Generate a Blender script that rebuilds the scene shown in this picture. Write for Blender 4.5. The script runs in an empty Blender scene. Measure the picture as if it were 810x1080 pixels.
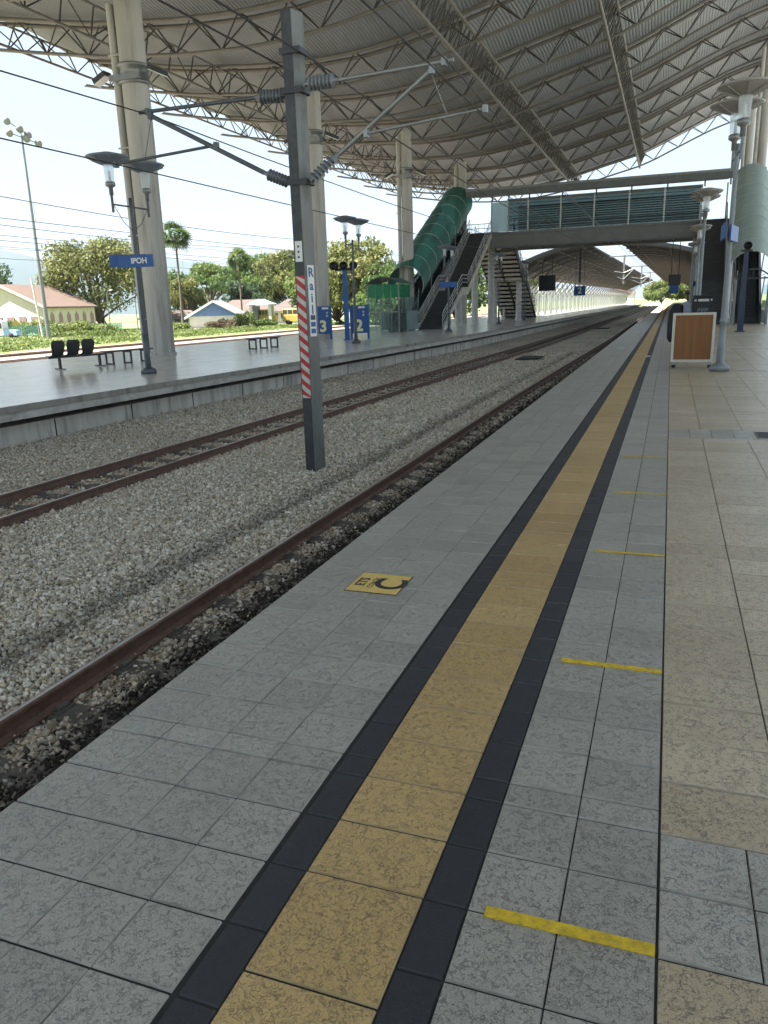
import bpy, math, random
import numpy as np
from mathutils import Vector, Matrix

random.seed(7)
rng = np.random.default_rng(11)
SC = bpy.context.scene
COL = SC.collection
PI = math.pi

# ------------------------------------------------------------------ camera
cam_d = bpy.data.cameras.new("camera")
cam = bpy.data.objects.new("camera", cam_d)
COL.objects.link(cam)
CAM = Vector((2.0755, -2.0043, 1.6512))
yaw, pitch, roll = 0.3545688, 0.2629686, -0.0309001
fw = Vector((-math.sin(yaw) * math.cos(pitch), math.cos(yaw) * math.cos(pitch), -math.sin(pitch)))
r0 = Vector((math.cos(yaw), math.sin(yaw), 0))
u0 = r0.cross(fw)
rt = r0 * math.cos(roll) + u0 * math.sin(roll)
up = rt.cross(fw)
M4 = Matrix((rt, up, -fw)).transposed().to_4x4()
M4.translation = CAM
cam.matrix_world = M4
cam_d.sensor_fit = 'VERTICAL'
cam_d.sensor_height = 36.0
cam_d.lens = 807.886 / 1080 * 36
cam_d.clip_start = 0.05
cam_d.clip_end = 20000
SC.camera = cam

# ------------------------------------------------------------------ sky, sun, exposure
SUN_EL, SUN_AZ = math.radians(60), math.radians(-122)     # azimuth from +Y towards +X
world = bpy.data.worlds.new("World")
SC.world = world
world.use_nodes = True
wn = world.node_tree
wn.nodes.clear()
sky = wn.nodes.new('ShaderNodeTexSky')
sky.sky_type = 'NISHITA'
sky.sun_disc = False
sky.sun_elevation = SUN_EL
sky.sun_rotation = SUN_AZ
sky.altitude = 40
sky.air_density = 1.0
sky.dust_density = 2.5
sky.ozone_density = 1.0
bgn = wn.nodes.new('ShaderNodeBackground')
bgn.inputs['Strength'].default_value = 0.05
wo = wn.nodes.new('ShaderNodeOutputWorld')
# thin bright cloud veil mixed over the sky, by direction
tc = wn.nodes.new('ShaderNodeTexCoord')
mp = wn.nodes.new('ShaderNodeMapping')
mp.inputs['Scale'].default_value = (1.5, 1.5, 4.0)
wn.links.new(tc.outputs['Generated'], mp.inputs['Vector'])
nz = wn.nodes.new('ShaderNodeTexNoise')
nz.inputs['Scale'].default_value = 1.6
nz.inputs['Detail'].default_value = 6
nz.inputs['Roughness'].default_value = 0.55
wn.links.new(mp.outputs['Vector'], nz.inputs['Vector'])
cr = wn.nodes.new('ShaderNodeValToRGB')
cr.color_ramp.elements[0].position = 0.36
cr.color_ramp.elements[0].color = (0.80, 0.80, 0.80, 1)
cr.color_ramp.elements[1].position = 0.66
cr.color_ramp.elements[1].color = (0.96, 0.96, 0.96, 1)
wn.links.new(nz.outputs['Fac'], cr.inputs['Fac'])
mx = wn.nodes.new('ShaderNodeMixRGB')
wn.links.new(cr.outputs['Color'], mx.inputs['Fac'])
wn.links.new(sky.outputs['Color'], mx.inputs['Color1'])
mx.inputs['Color2'].default_value = (2.75, 3.28, 3.68, 1)
wn.links.new(mx.outputs['Color'], bgn.inputs['Color'])
wn.links.new(bgn.outputs['Background'], wo.inputs['Surface'])

sun_d = bpy.data.lights.new("sun", 'SUN')
sun_d.energy = 5.0
sun_d.angle = math.radians(0.5)
sun_d.color = (1.0, 0.965, 0.91)
sun = bpy.data.objects.new("sun", sun_d)
COL.objects.link(sun)
sd = Vector((math.sin(SUN_AZ) * math.cos(SUN_EL), math.cos(SUN_AZ) * math.cos(SUN_EL), math.sin(SUN_EL)))
sun.rotation_euler = sd.to_track_quat('Z', 'Y').to_euler()

SC.view_settings.view_transform = 'Standard'
SC.view_settings.look = 'None'
SC.view_settings.exposure = 2.52
SC.view_settings.gamma = 1.0
SC.view_settings.use_curve_mapping = False
try:
    SC.cycles.max_bounces = 8
    SC.cycles.diffuse_bounces = 4
    SC.cycles.transparent_max_bounces = 12
    SC.cycles.use_denoising = True
except Exception:
    pass

# ------------------------------------------------------------------ materials
def NT(name):
    m = bpy.data.materials.new(name)
    m.use_nodes = True
    nt = m.node_tree
    b = nt.nodes['Principled BSDF']
    return m, nt, b

def nd(nt, t, **kw):
    n = nt.nodes.new(t)
    for k, v in kw.items():
        if k in n.inputs:
            n.inputs[k].default_value = v
        else:
            setattr(n, k, v)
    return n

def ramp(nt, src, stops):
    r = nt.nodes.new('ShaderNodeValToRGB')
    e = r.color_ramp.elements
    while len(e) < len(stops):
        e.new(0.5)
    for i, (p, c) in enumerate(stops):
        e[i].position = p
        e[i].color = (*c, 1) if len(c) == 3 else c
    nt.links.new(src, r.inputs['Fac'])
    return r.outputs['Color']

def mixc(nt, fac, a, b, mode='MIX'):
    m = nt.nodes.new('ShaderNodeMixRGB')
    m.blend_type = mode
    for s, v in (('Fac', fac), ('Color1', a), ('Color2', b)):
        if isinstance(v, (int, float)):
            m.inputs[s].default_value = v
        elif isinstance(v, tuple):
            m.inputs[s].default_value = (*v, 1)
        else:
            nt.links.new(v, m.inputs[s])
    return m.outputs['Color']

def objco(nt, scale=(1, 1, 1)):
    t = nt.nodes.new('ShaderNodeTexCoord')
    m = nt.nodes.new('ShaderNodeMapping')
    m.inputs['Scale'].default_value = scale
    nt.links.new(t.outputs['Object'], m.inputs['Vector'])
    return m.outputs['Vector']

def noise(nt, vec, scale, detail=4, rough=0.55, dist=0.0):
    n = nt.nodes.new('ShaderNodeTexNoise')
    n.inputs['Scale'].default_value = scale
    n.inputs['Detail'].default_value = detail
    n.inputs['Roughness'].default_value = rough
    n.inputs['Distortion'].default_value = dist
    nt.links.new(vec, n.inputs['Vector'])
    return n.outputs['Fac']

def bump(nt, b, h, strength=0.3, dist=0.01):
    n = nt.nodes.new('ShaderNodeBump')
    n.inputs['Strength'].default_value = strength
    n.inputs['Distance'].default_value = dist
    nt.links.new(h, n.inputs['Height'])
    nt.links.new(n.outputs['Normal'], b.inputs['Normal'])

def mat(name, c, rough=0.6, metal=0.0, var=0.25, scale=3.0, bmp=0.0, bscale=40.0, stretch=(1, 1, 1), dirt=None):
    m, nt, b = NT(name)
    v = objco(nt, stretch)
    n = noise(nt, v, scale, 5)
    lo = tuple(x * (1 - var) for x in c)
    hi = tuple(min(1, x * (1 + var * 0.6)) for x in c)
    col = ramp(nt, n, [(0.3, lo), (0.7, hi)])
    if dirt:
        n2 = noise(nt, v, scale * 2.7, 6, 0.65)
        f = ramp(nt, n2, [(0.48, (0, 0, 0)), (0.72, (1, 1, 1))])
        col = mixc(nt, f, col, dirt)
    nt.links.new(col, b.inputs['Base Color'])
    b.inputs['Roughness'].default_value = rough
    b.inputs['Metallic'].default_value = metal
    if bmp:
        bump(nt, b, noise(nt, v, bscale, 3), bmp, 0.01)
    return m

def tone_mat(name, c, c2, rough=0.4, slate=0.5, scale=16.0, dark=0.55, spec=0.5):
    """riven ceramic paving: per-tile tone from the 'tone' attribute, cracked slate relief"""
    m, nt, b = NT(name)
    v = objco(nt)
    a = nt.nodes.new('ShaderNodeAttribute')
    a.attribute_name = 'tone'
    base = mixc(nt, a.outputs['Fac'], c, c2)
    # warp
    w = nt.nodes.new('ShaderNodeTexNoise')
    w.inputs['Scale'].default_value = scale * 0.7
    w.inputs['Detail'].default_value = 3
    nt.links.new(v, w.inputs['Vector'])
    add = nt.nodes.new('ShaderNodeVectorMath')
    add.operation = 'MULTIPLY_ADD'
    nt.links.new(w.outputs['Color'], add.inputs[0])
    add.inputs[1].default_value = (0.012, 0.012, 0.0)
    nt.links.new(v, add.inputs[2])
    # shift every tile's own pattern
    sh = nt.nodes.new('ShaderNodeVectorMath')
    sh.operation = 'SCALE'
    sh.inputs[0].default_value = (37.1, 53.3, 0)
    nt.links.new(a.outputs['Fac'], sh.inputs['Scale'])
    ad2 = nt.nodes.new('ShaderNodeVectorMath')
    nt.links.new(add.outputs[0], ad2.inputs[0])
    nt.links.new(sh.outputs[0], ad2.inputs[1])
    vv = ad2.outputs[0]
    n1 = noise(nt, vv, scale * 7.0, 5, 0.65)
    n3 = noise(nt, vv, scale * 9.0, 4, 0.7)
    def contour(sc, det, width, dist):
        nn = noise(nt, vv, sc, det, 0.62, dist)
        sb = nt.nodes.new('ShaderNodeMath')
        sb.operation = 'SUBTRACT'
        nt.links.new(nn, sb.inputs[0])
        sb.inputs[1].default_value = 0.5
        ab = nt.nodes.new('ShaderNodeMath')
        ab.operation = 'ABSOLUTE'
        nt.links.new(sb.outputs[0], ab.inputs[0])
        return ramp(nt, ab.outputs[0], [(width * 0.3, (0, 0, 0)), (width, (1, 1, 1))])
    l1 = contour(scale * 0.62, 6, 0.011, 0.0)
    l2 = contour(scale * 1.3, 5, 0.013, 0.0)
    msk = ramp(nt, noise(nt, vv, scale * 0.7, 3), [(0.44, (0, 0, 0)), (0.58, (1, 1, 1))])
    msk2 = ramp(nt, noise(nt, vv, scale * 1.1, 3, 0.5, 0.2), [(0.42, (1, 1, 1)), (0.54, (0, 0, 0))])
    c1 = mixc(nt, msk, l1, (1, 1, 1))
    c2_ = mixc(nt, msk2, l2, (1, 1, 1))
    pits = ramp(nt, n1, [(0.36, (0, 0, 0)), (0.48, (1, 1, 1))])
    h1 = mixc(nt, 1.0, mixc(nt, 1.0, c1, c2_, 'MULTIPLY'), mixc(nt, 0.30, (1, 1, 1), pits), 'MULTIPLY')
    big = noise(nt, vv, scale * 0.8, 3, 0.5)
    fine = mixc(nt, 0.25, mixc(nt, 0.30, h1, n3), big)
    dk = mixc(nt, dark, (1, 1, 1), h1)
    col = mixc(nt, 1.0, base, dk, 'MULTIPLY')
    # broad wear and foot grime
    g = noise(nt, v, 0.9, 5, 0.6)
    col = mixc(nt, ramp(nt, g, [(0.35, (0.0, 0.0, 0.0)), (0.75, (0.45, 0.45, 0.45))]), col, mixc(nt, 1.0, col, (0.72, 0.70, 0.66), 'MULTIPLY'))
    # old chewing gum and drips
    gv = nt.nodes.new('ShaderNodeTexVoronoi')
    gv.inputs['Scale'].default_value = 1.3
    nt.links.new(v, gv.inputs['Vector'])
    gn = noise(nt, v, 30, 2)
    ga = nt.nodes.new('ShaderNodeMath')
    ga.operation = 'MULTIPLY_ADD'
    nt.links.new(gn, ga.inputs[0])
    ga.inputs[1].default_value = 0.02
    nt.links.new(gv.outputs['Distance'], ga.inputs[2])
    gum = ramp(nt, ga.outputs[0], [(0.026, (0.55, 0.55, 0.55)), (0.034, (0, 0, 0))])
    col = mixc(nt, gum, col, (0.06, 0.058, 0.055))
    st2 = ramp(nt, noise(nt, v, 2.3, 6, 0.7, 0.6), [(0.58, (0, 0, 0)), (0.70, (0.38, 0.38, 0.38))])
    col = mixc(nt, st2, col, mixc(nt, 1.0, col, (0.62, 0.60, 0.57), 'MULTIPLY'))
    nt.links.new(col, b.inputs['Base Color'])
    rr = ramp(nt, n1, [(0.3, (rough * 1.3,) * 3), (0.7, (rough * 0.85,) * 3)])
    nt.links.new(rr, b.inputs['Roughness'])
    b.inputs['Specular IOR Level'].default_value = spec
    bump(nt, b, fine, slate, 0.008)
    return m

def stone_mat(name):
    m, nt, b = NT(name)
    a = nt.nodes.new('ShaderNodeAttribute')
    a.attribute_name = 'tint'
    v = objco(nt)
    n = noise(nt, v, 60, 4)
    col = mixc(nt, ramp(nt, n, [(0.35, (0.62,) * 3), (0.65, (1.0,) * 3)]), (0, 0, 0), a.outputs['Color'])
    nt.links.new(col, b.inputs['Base Color'])
    b.inputs['Roughness'].default_value = 0.9
    b.inputs['Specular IOR Level'].default_value = 0.2
    return m

def leaf_mat(name, a, b_, c):
    m, nt, b = NT(name)
    at = nt.nodes.new('ShaderNodeAttribute')
    at.attribute_name = 'tone'
    col = ramp(nt, at.outputs['Fac'], [(0.0, a), (0.55, b_), (1.0, c)])
    nt.links.new(col, b.inputs['Base Color'])
    b.inputs['Roughness'].default_value = 0.6
    b.inputs['Specular IOR Level'].default_value = 0.25
    tr = nt.nodes.new('ShaderNodeBsdfTranslucent')
    nt.links.new(col, tr.inputs['Color'])
    ms = nt.nodes.new('ShaderNodeMixShader')
    ms.inputs[0].default_value = 0.42
    nt.links.new(b.outputs[0], ms.inputs[1])
    nt.links.new(tr.outputs[0], ms.inputs[2])
    nt.links.new(ms.outputs[0], nt.nodes['Material Output'].inputs['Surface'])
    return m

def glass_mat(name, tint, fac=0.5, rough=0.05, body=None):
    """thin sheet: partly see-through tint, partly a tinted surface, glossy on top"""
    m, nt, b = NT(name)
    b.inputs['Base Color'].default_value = (*(body or tint), 1)
    b.inputs['Roughness'].default_value = rough
    t = nt.nodes.new('ShaderNodeBsdfTransparent')
    t.inputs['Color'].default_value = (*tint, 1)
    ms = nt.nodes.new('ShaderNodeMixShader')
    ms.inputs[0].default_value = fac
    nt.links.new(t.outputs[0], ms.inputs[1])
    nt.links.new(b.outputs[0], ms.inputs[2])
    nt.links.new(ms.outputs[0], nt.nodes['Material Output'].inputs['Surface'])
    return m

def stripe_concrete(name, c, rough=0.85):
    """concrete with vertical run-off streaks"""
    m, nt, b = NT(name)
    v = objco(nt, (1, 1, 0.12))
    n = noise(nt, v, 3.2, 6, 0.65)
    v2 = objco(nt)
    n2 = noise(nt, v2, 1.2, 5)
    col = ramp(nt, n, [(0.32, tuple(x * 0.38 for x in c)), (0.5, tuple(x * 0.85 for x in c)), (0.72, c)])
    col = mixc(nt, ramp(nt, n2, [(0.4, (0, 0, 0)), (0.7, (0.6,) * 3)]), col, tuple(x * 0.7 for x in c))
    nt.links.new(col, b.inputs['Base Color'])
    b.inputs['Roughness'].default_value = rough
    bump(nt, b, noise(nt, v2, 30, 4), 0.2, 0.01)
    return m

MT = {}
MT['grey_tile'] = tone_mat('grey_tile', (0.325, 0.304, 0.262), (0.425, 0.399, 0.346), rough=0.31, slate=1.0, dark=0.52, scale=30)
MT['dark_tile'] = tone_mat('dark_tile', (0.020, 0.022, 0.028), (0.032, 0.035, 0.043), rough=0.46, slate=0.30, dark=0.3)
MT['yellow_tile'] = tone_mat('yellow_tile', (0.49, 0.315, 0.115), (0.59, 0.395, 0.160), rough=0.40, slate=1.0, dark=0.52, scale=30)
MT['beige_tile'] = tone_mat('beige_tile', (0.45, 0.350, 0.225), (0.57, 0.460, 0.312), rough=0.25, slate=1.0, scale=27, dark=0.60)
MT['far_tile'] = tone_mat('far_tile', (0.60, 0.57, 0.535), (0.68, 0.65, 0.61), rough=0.17, slate=0.06, dark=0.2)
MT['grout'] = mat('grout', (0.028, 0.027, 0.025), 0.9, var=0.3, scale=8)
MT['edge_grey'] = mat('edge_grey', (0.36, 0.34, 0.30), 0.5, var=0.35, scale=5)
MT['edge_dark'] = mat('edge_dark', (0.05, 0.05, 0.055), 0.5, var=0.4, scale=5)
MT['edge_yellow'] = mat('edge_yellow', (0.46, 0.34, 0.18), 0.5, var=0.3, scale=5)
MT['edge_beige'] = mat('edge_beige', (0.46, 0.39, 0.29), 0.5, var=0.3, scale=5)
MT['yellow_paint'] = mat('yellow_paint', (0.62, 0.42, 0.02), 0.55, var=0.25, scale=20, dirt=(0.30, 0.22, 0.05), bmp=0.3, bscale=60)
MT['white_paint'] = mat('white_paint', (0.78, 0.78, 0.76), 0.5, var=0.12)
MT['concrete'] = mat('concrete', (0.46, 0.44, 0.395), 0.85, var=0.22, scale=1.4, bmp=0.2, bscale=30, dirt=(0.25, 0.235, 0.21))
MT['concrete_pale'] = mat('concrete_pale', (0.44, 0.43, 0.40), 0.85, var=0.15, scale=0.4)
MT['column_concrete'] = mat('column_concrete', (0.43, 0.42, 0.395), 0.6, var=0.24, scale=1.3, stretch=(1, 1, 0.09), bmp=0.10, bscale=18, dirt=(0.25, 0.235, 0.21))
MT['wall_concrete'] = stripe_concrete('wall_concrete', (0.58, 0.55, 0.48))
MT['coping'] = stripe_concrete('coping', (0.33, 0.31, 0.265))
MT['rust'] = mat('rust', (0.120, 0.072, 0.054), 0.6, var=0.35, scale=9, dirt=(0.19, 0.095, 0.06))
MT['rail_steel'] = mat('rail_steel', (0.42, 0.39, 0.37), 0.38, 0.8, var=0.15, scale=12)
MT['sleeper'] = mat('sleeper', (0.090, 0.080, 0.070), 0.9, var=0.4, scale=6, bmp=0.4)
MT['stone'] = stone_mat('ballast_stone')
MT['galv'] = mat('galvanised_steel', (0.24, 0.25, 0.255), 0.42, 0.55, var=0.15, scale=4)
MT['mast_dark'] = mat('mast_dark', (0.038, 0.043, 0.052), 0.5, 0.2, var=0.3, scale=3, dirt=(0.065, 0.066, 0.066))
MT['mast_grey'] = mat('mast_grey', (0.17, 0.175, 0.165), 0.5, 0.3, var=0.25, scale=2.5, stretch=(1, 1, 0.3), dirt=(0.10, 0.10, 0.09))
MT['truss'] = mat('truss_paint', (0.150, 0.142, 0.130), 0.55, 0.1, var=0.18, scale=2)
MT['truss_web'] = mat('truss_web_paint', (0.045, 0.042, 0.038), 0.6, 0.1, var=0.2, scale=2)
MT['roof_sheet'] = mat('roof_sheet', (0.225, 0.24, 0.252), 0.55, 0.1, var=0.10, scale=0.5)
MT['black'] = mat('black_plastic', (0.022, 0.022, 0.026), 0.45, var=0.3)
MT['dark_steel'] = mat('dark_steel', (0.045, 0.047, 0.052), 0.45, 0.4, var=0.25)
MT['blue'] = mat('blue_paint', (0.012, 0.085, 0.30), 0.4, var=0.15)
MT['navy'] = mat('navy_paint', (0.016, 0.028, 0.075), 0.4, var=0.2)
MT['white'] = mat('white_enamel', (0.72, 0.72, 0.70), 0.45, var=0.08)
MT['cream_number'] = mat('cream_number', (0.80, 0.76, 0.42), 0.5, var=0.08)
MT['red'] = mat('red_stripe', (0.42, 0.018, 0.030), 0.45, var=0.2, scale=8)
MT['stripe_white'] = mat('stripe_white', (0.50, 0.50, 0.47), 0.5, var=0.18, scale=9)
MT['insulator'] = mat('insulator_glaze', (0.16, 0.175, 0.20), 0.25, var=0.2)
MT['wire'] = mat('wire', (0.035, 0.034, 0.034), 0.5, 0.4)
MT['lamp_pole'] = mat('lamp_pole', (0.20, 0.225, 0.235), 0.45, 0.25, var=0.15)
MT['lamp_pole_dark'] = mat('lamp_pole_dark', (0.085, 0.095, 0.11), 0.45, 0.25, var=0.15)
MT['shade'] = mat('lamp_shade', (0.30, 0.29, 0.27), 0.5, 0.1, var=0.15)
MT['shade_blue'] = mat('lamp_shade_blue', (0.17, 0.20, 0.24), 0.45, 0.1, var=0.15)
MT['lamp_glass'] = glass_mat('lamp_glass', (0.92, 0.95, 0.97), 0.35, 0.08, (0.75, 0.78, 0.8))
MT['wood'] = None
MT['cream_frame'] = mat('cream_frame', (0.58, 0.55, 0.48), 0.45, var=0.1)
MT['green_sheet'] = glass_mat('green_sheet', (0.08, 0.36, 0.27), 0.92, 0.55, (0.046, 0.140, 0.114))
MT['olive_sheet'] = glass_mat('olive_sheet', (0.25, 0.36, 0.30), 0.90, 0.6, (0.30, 0.36, 0.32))
MT['green_band'] = glass_mat('green_band', (0.02, 0.55, 0.28), 0.55, 0.25, (0.012, 0.30, 0.14))
MT['teal_glass'] = glass_mat('teal_glass', (0.34, 0.40, 0.385), 0.30, 0.06, (0.040, 0.052, 0.052))
MT['clear_glass'] = glass_mat('clear_glass', (0.88, 0.95, 0.93), 0.09, 0.05, (0.5, 0.6, 0.6))
MT['frost_glass'] = glass_mat('frost_glass', (0.70, 0.82, 0.84), 0.62, 0.3, (0.36, 0.44, 0.46))
MT['step_dark'] = mat('step_dark', (0.068, 0.070, 0.072), 0.7, var=0.2)
MT['stair_concrete'] = mat('stair_concrete', (0.38, 0.355, 0.31), 0.85, var=0.2, scale=2)
MT['girder'] = mat('girder_paint', (0.155, 0.155, 0.150), 0.6, var=0.15, scale=1.2)
MT['louvre'] = mat('louvre', (0.30, 0.36, 0.345), 0.6, var=0.15)
MT['roof_beam'] = mat('roof_beam', (0.115, 0.120, 0.125), 0.55, 0.1, var=0.15)
MT['canopy_brown'] = mat('canopy_brown', (0.16, 0.118, 0.085), 0.7, var=0.25, scale=1.0)
MT['canopy_roof'] = mat('canopy_roof', (0.036, 0.034, 0.032), 0.7, var=0.3, scale=0.8)
MT['rafter'] = mat('rafter', (0.22, 0.20, 0.175), 0.6, var=0.2)
MT['fascia'] = mat('fascia', (0.20, 0.205, 0.21), 0.5, var=0.15)
MT['post_pale'] = mat('post_pale', (0.50, 0.50, 0.48), 0.6, var=0.12)
MT['screen'] = glass_mat('screen_panel', (0.80, 0.84, 0.80), 0.45, 0.5, (0.50, 0.52, 0.49))
MT['bark'] = mat('bark', (0.14, 0.105, 0.075), 0.9, var=0.35, scale=4, bmp=0.5, bscale=12)
MT['leaf_warm'] = leaf_mat('leaf_warm', (0.060, 0.085, 0.024), (0.140, 0.155, 0.046), (0.24, 0.225, 0.090))
MT['leaf_green'] = leaf_mat('leaf_green', (0.036, 0.072, 0.022), (0.090, 0.140, 0.036), (0.165, 0.205, 0.060))
MT['leaf_dark'] = leaf_mat('leaf_dark', (0.015, 0.036, 0.018), (0.040, 0.072, 0.030), (0.080, 0.110, 0.045))
MT['leaf_bright'] = leaf_mat('leaf_bright', (0.060, 0.092, 0.026), (0.125, 0.160, 0.042), (0.20, 0.215, 0.075))
MT['leaf_brown'] = leaf_mat('leaf_brown', (0.055, 0.040, 0.025), (0.10, 0.075, 0.045), (0.15, 0.115, 0.07))
MT['cream_wall'] = mat('cream_wall', (0.72, 0.66, 0.50), 0.8, var=0.1, scale=0.8)
MT['white_wall'] = mat('white_wall', (0.70, 0.69, 0.64), 0.8, var=0.12, scale=0.8)
MT['blue_wall'] = mat('blue_wall', (0.16, 0.26, 0.52), 0.8, var=0.12, scale=1.5)
MT['red_wall'] = mat('pink_louvre', (0.40, 0.26, 0.24), 0.8, var=0.25, scale=9)
MT['window_dark'] = mat('window_dark', (0.06, 0.06, 0.07), 0.2, var=0.2)
MT['blue_roof'] = mat('blue_roof', (0.20, 0.27, 0.34), 0.6, var=0.2)
MT['machine_yellow'] = mat('machine_yellow', (0.58, 0.42, 0.10), 0.5, var=0.15)
MT['tyre'] = mat('tyre', (0.02, 0.02, 0.02), 0.85)
MT['car_blue'] = mat('car_blue', (0.30, 0.45, 0.66), 0.35, var=0.05)
MT['teal_net'] = glass_mat('teal_net', (0.70, 0.85, 0.82), 0.30, 0.7, (0.25, 0.45, 0.41))
MT['bag_black'] = mat('bag_black', (0.020, 0.020, 0.026), 0.75, var=0.3, scale=12, bmp=0.3)
MT['bag_grey'] = mat('bag_grey', (0.17, 0.21, 0.27), 0.6, var=0.2, scale=9)
MT['screen_off'] = mat('screen_off', (0.012, 0.016, 0.024), 0.3, var=0.2)
MT['hill'] = mat('hill_forest', (0.030, 0.050, 0.048), 0.95, var=0.3, scale=0.004)

# brown timber slats
m, nt, b = NT('timber_slat')
v = objco(nt, (38, 38, 0.8))
wv = noise(nt, v, 1.0, 4)
nt.links.new(ramp(nt, wv, [(0.3, (0.17, 0.066, 0.015)), (0.7, (0.31, 0.132, 0.036))]), b.inputs['Base Color'])
b.inputs['Roughness'].default_value = 0.5
MT['wood'] = m

# roof tiles, brown, rows
def tile_roof(name, c1, c2):
    m, nt, b = NT(name)
    v = objco(nt)
    w = nt.nodes.new('ShaderNodeTexWave')
    w.bands_direction = 'Z'
    w.inputs['Scale'].default_value = 2.2
    w.inputs['Distortion'].default_value = 0.4
    nt.links.new(v, w.inputs['Vector'])
    n = noise(nt, v, 1.2, 5)
    col = mixc(nt, 0.35, ramp(nt, n, [(0.3, c1), (0.7, c2)]), ramp(nt, w.outputs['Fac'], [(0.1, c1), (0.9, c2)]))
    nt.links.new(col, b.inputs['Base Color'])
    b.inputs['Roughness'].default_value = 0.85
    return m
MT['tile_roof'] = tile_roof('tile_roof', (0.085, 0.054, 0.040), (0.135, 0.090, 0.068))
MT['tile_roof_grey'] = tile_roof('tile_roof_grey', (0.065, 0.047, 0.040), (0.11, 0.082, 0.068))

# ground: grass with bare patches
m, nt, b = NT('ground_grass')
v = objco(nt)
n1 = noise(nt, v, 0.06, 6, 0.6)
n2 = noise(nt, v, 0.9, 8, 0.75)
g = ramp(nt, n2, [(0.3, (0.060, 0.095, 0.022)), (0.55, (0.110, 0.140, 0.035)), (0.75, (0.185, 0.190, 0.070))])
nt.links.new(mixc(nt, ramp(nt, n1, [(0.5, (0, 0, 0)), (0.62, (1, 1, 1))]), g, (0.27, 0.235, 0.165)), b.inputs['Base Color'])
b.inputs['Roughness'].default_value = 0.95
bump(nt, b, n2, 0.6, 0.2)
MT['grass'] = m

# ballast bed: crushed stone seen from afar
def gravel(name, a, b_, c, scale):
    m, nt, bs = NT(name)
    v = objco(nt)
    vo = nt.nodes.new('ShaderNodeTexVoronoi')
    vo.inputs['Scale'].default_value = scale
    nt.links.new(v, vo.inputs['Vector'])
    sp = nt.nodes.new('ShaderNodeSeparateColor')
    nt.links.new(vo.outputs['Color'], sp.inputs[0])
    col = ramp(nt, sp.outputs[0], [(0.0, a), (0.5, b_), (1.0, c)])
    big = noise(nt, v, 0.35, 5)
    col = mixc(nt, ramp(nt, big, [(0.42, (0, 0, 0)), (0.75, (0.75,) * 3)]), col, mixc(nt, 1.0, col, (0.55, 0.50, 0.44), 'MULTIPLY'))
    nt.links.new(col, bs.inputs['Base Color'])
    bs.inputs['Roughness'].default_value = 0.95
    inv = nt.nodes.new('ShaderNodeMath')
    inv.operation = 'SUBTRACT'
    inv.inputs[0].default_value = 1.0
    nt.links.new(vo.outputs['Distance'], inv.inputs[1])
    bump(nt, bs, inv.outputs[0], 1.0, 0.05)
    return m
MT['gravel'] = gravel('gravel', (0.18, 0.15, 0.12), (0.46, 0.41, 0.34), (0.70, 0.64, 0.54), 19)
MT['gravel_rust'] = gravel('gravel_rust', (0.13, 0.105, 0.085), (0.26, 0.22, 0.18), (0.40, 0.35, 0.295), 10)

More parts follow.
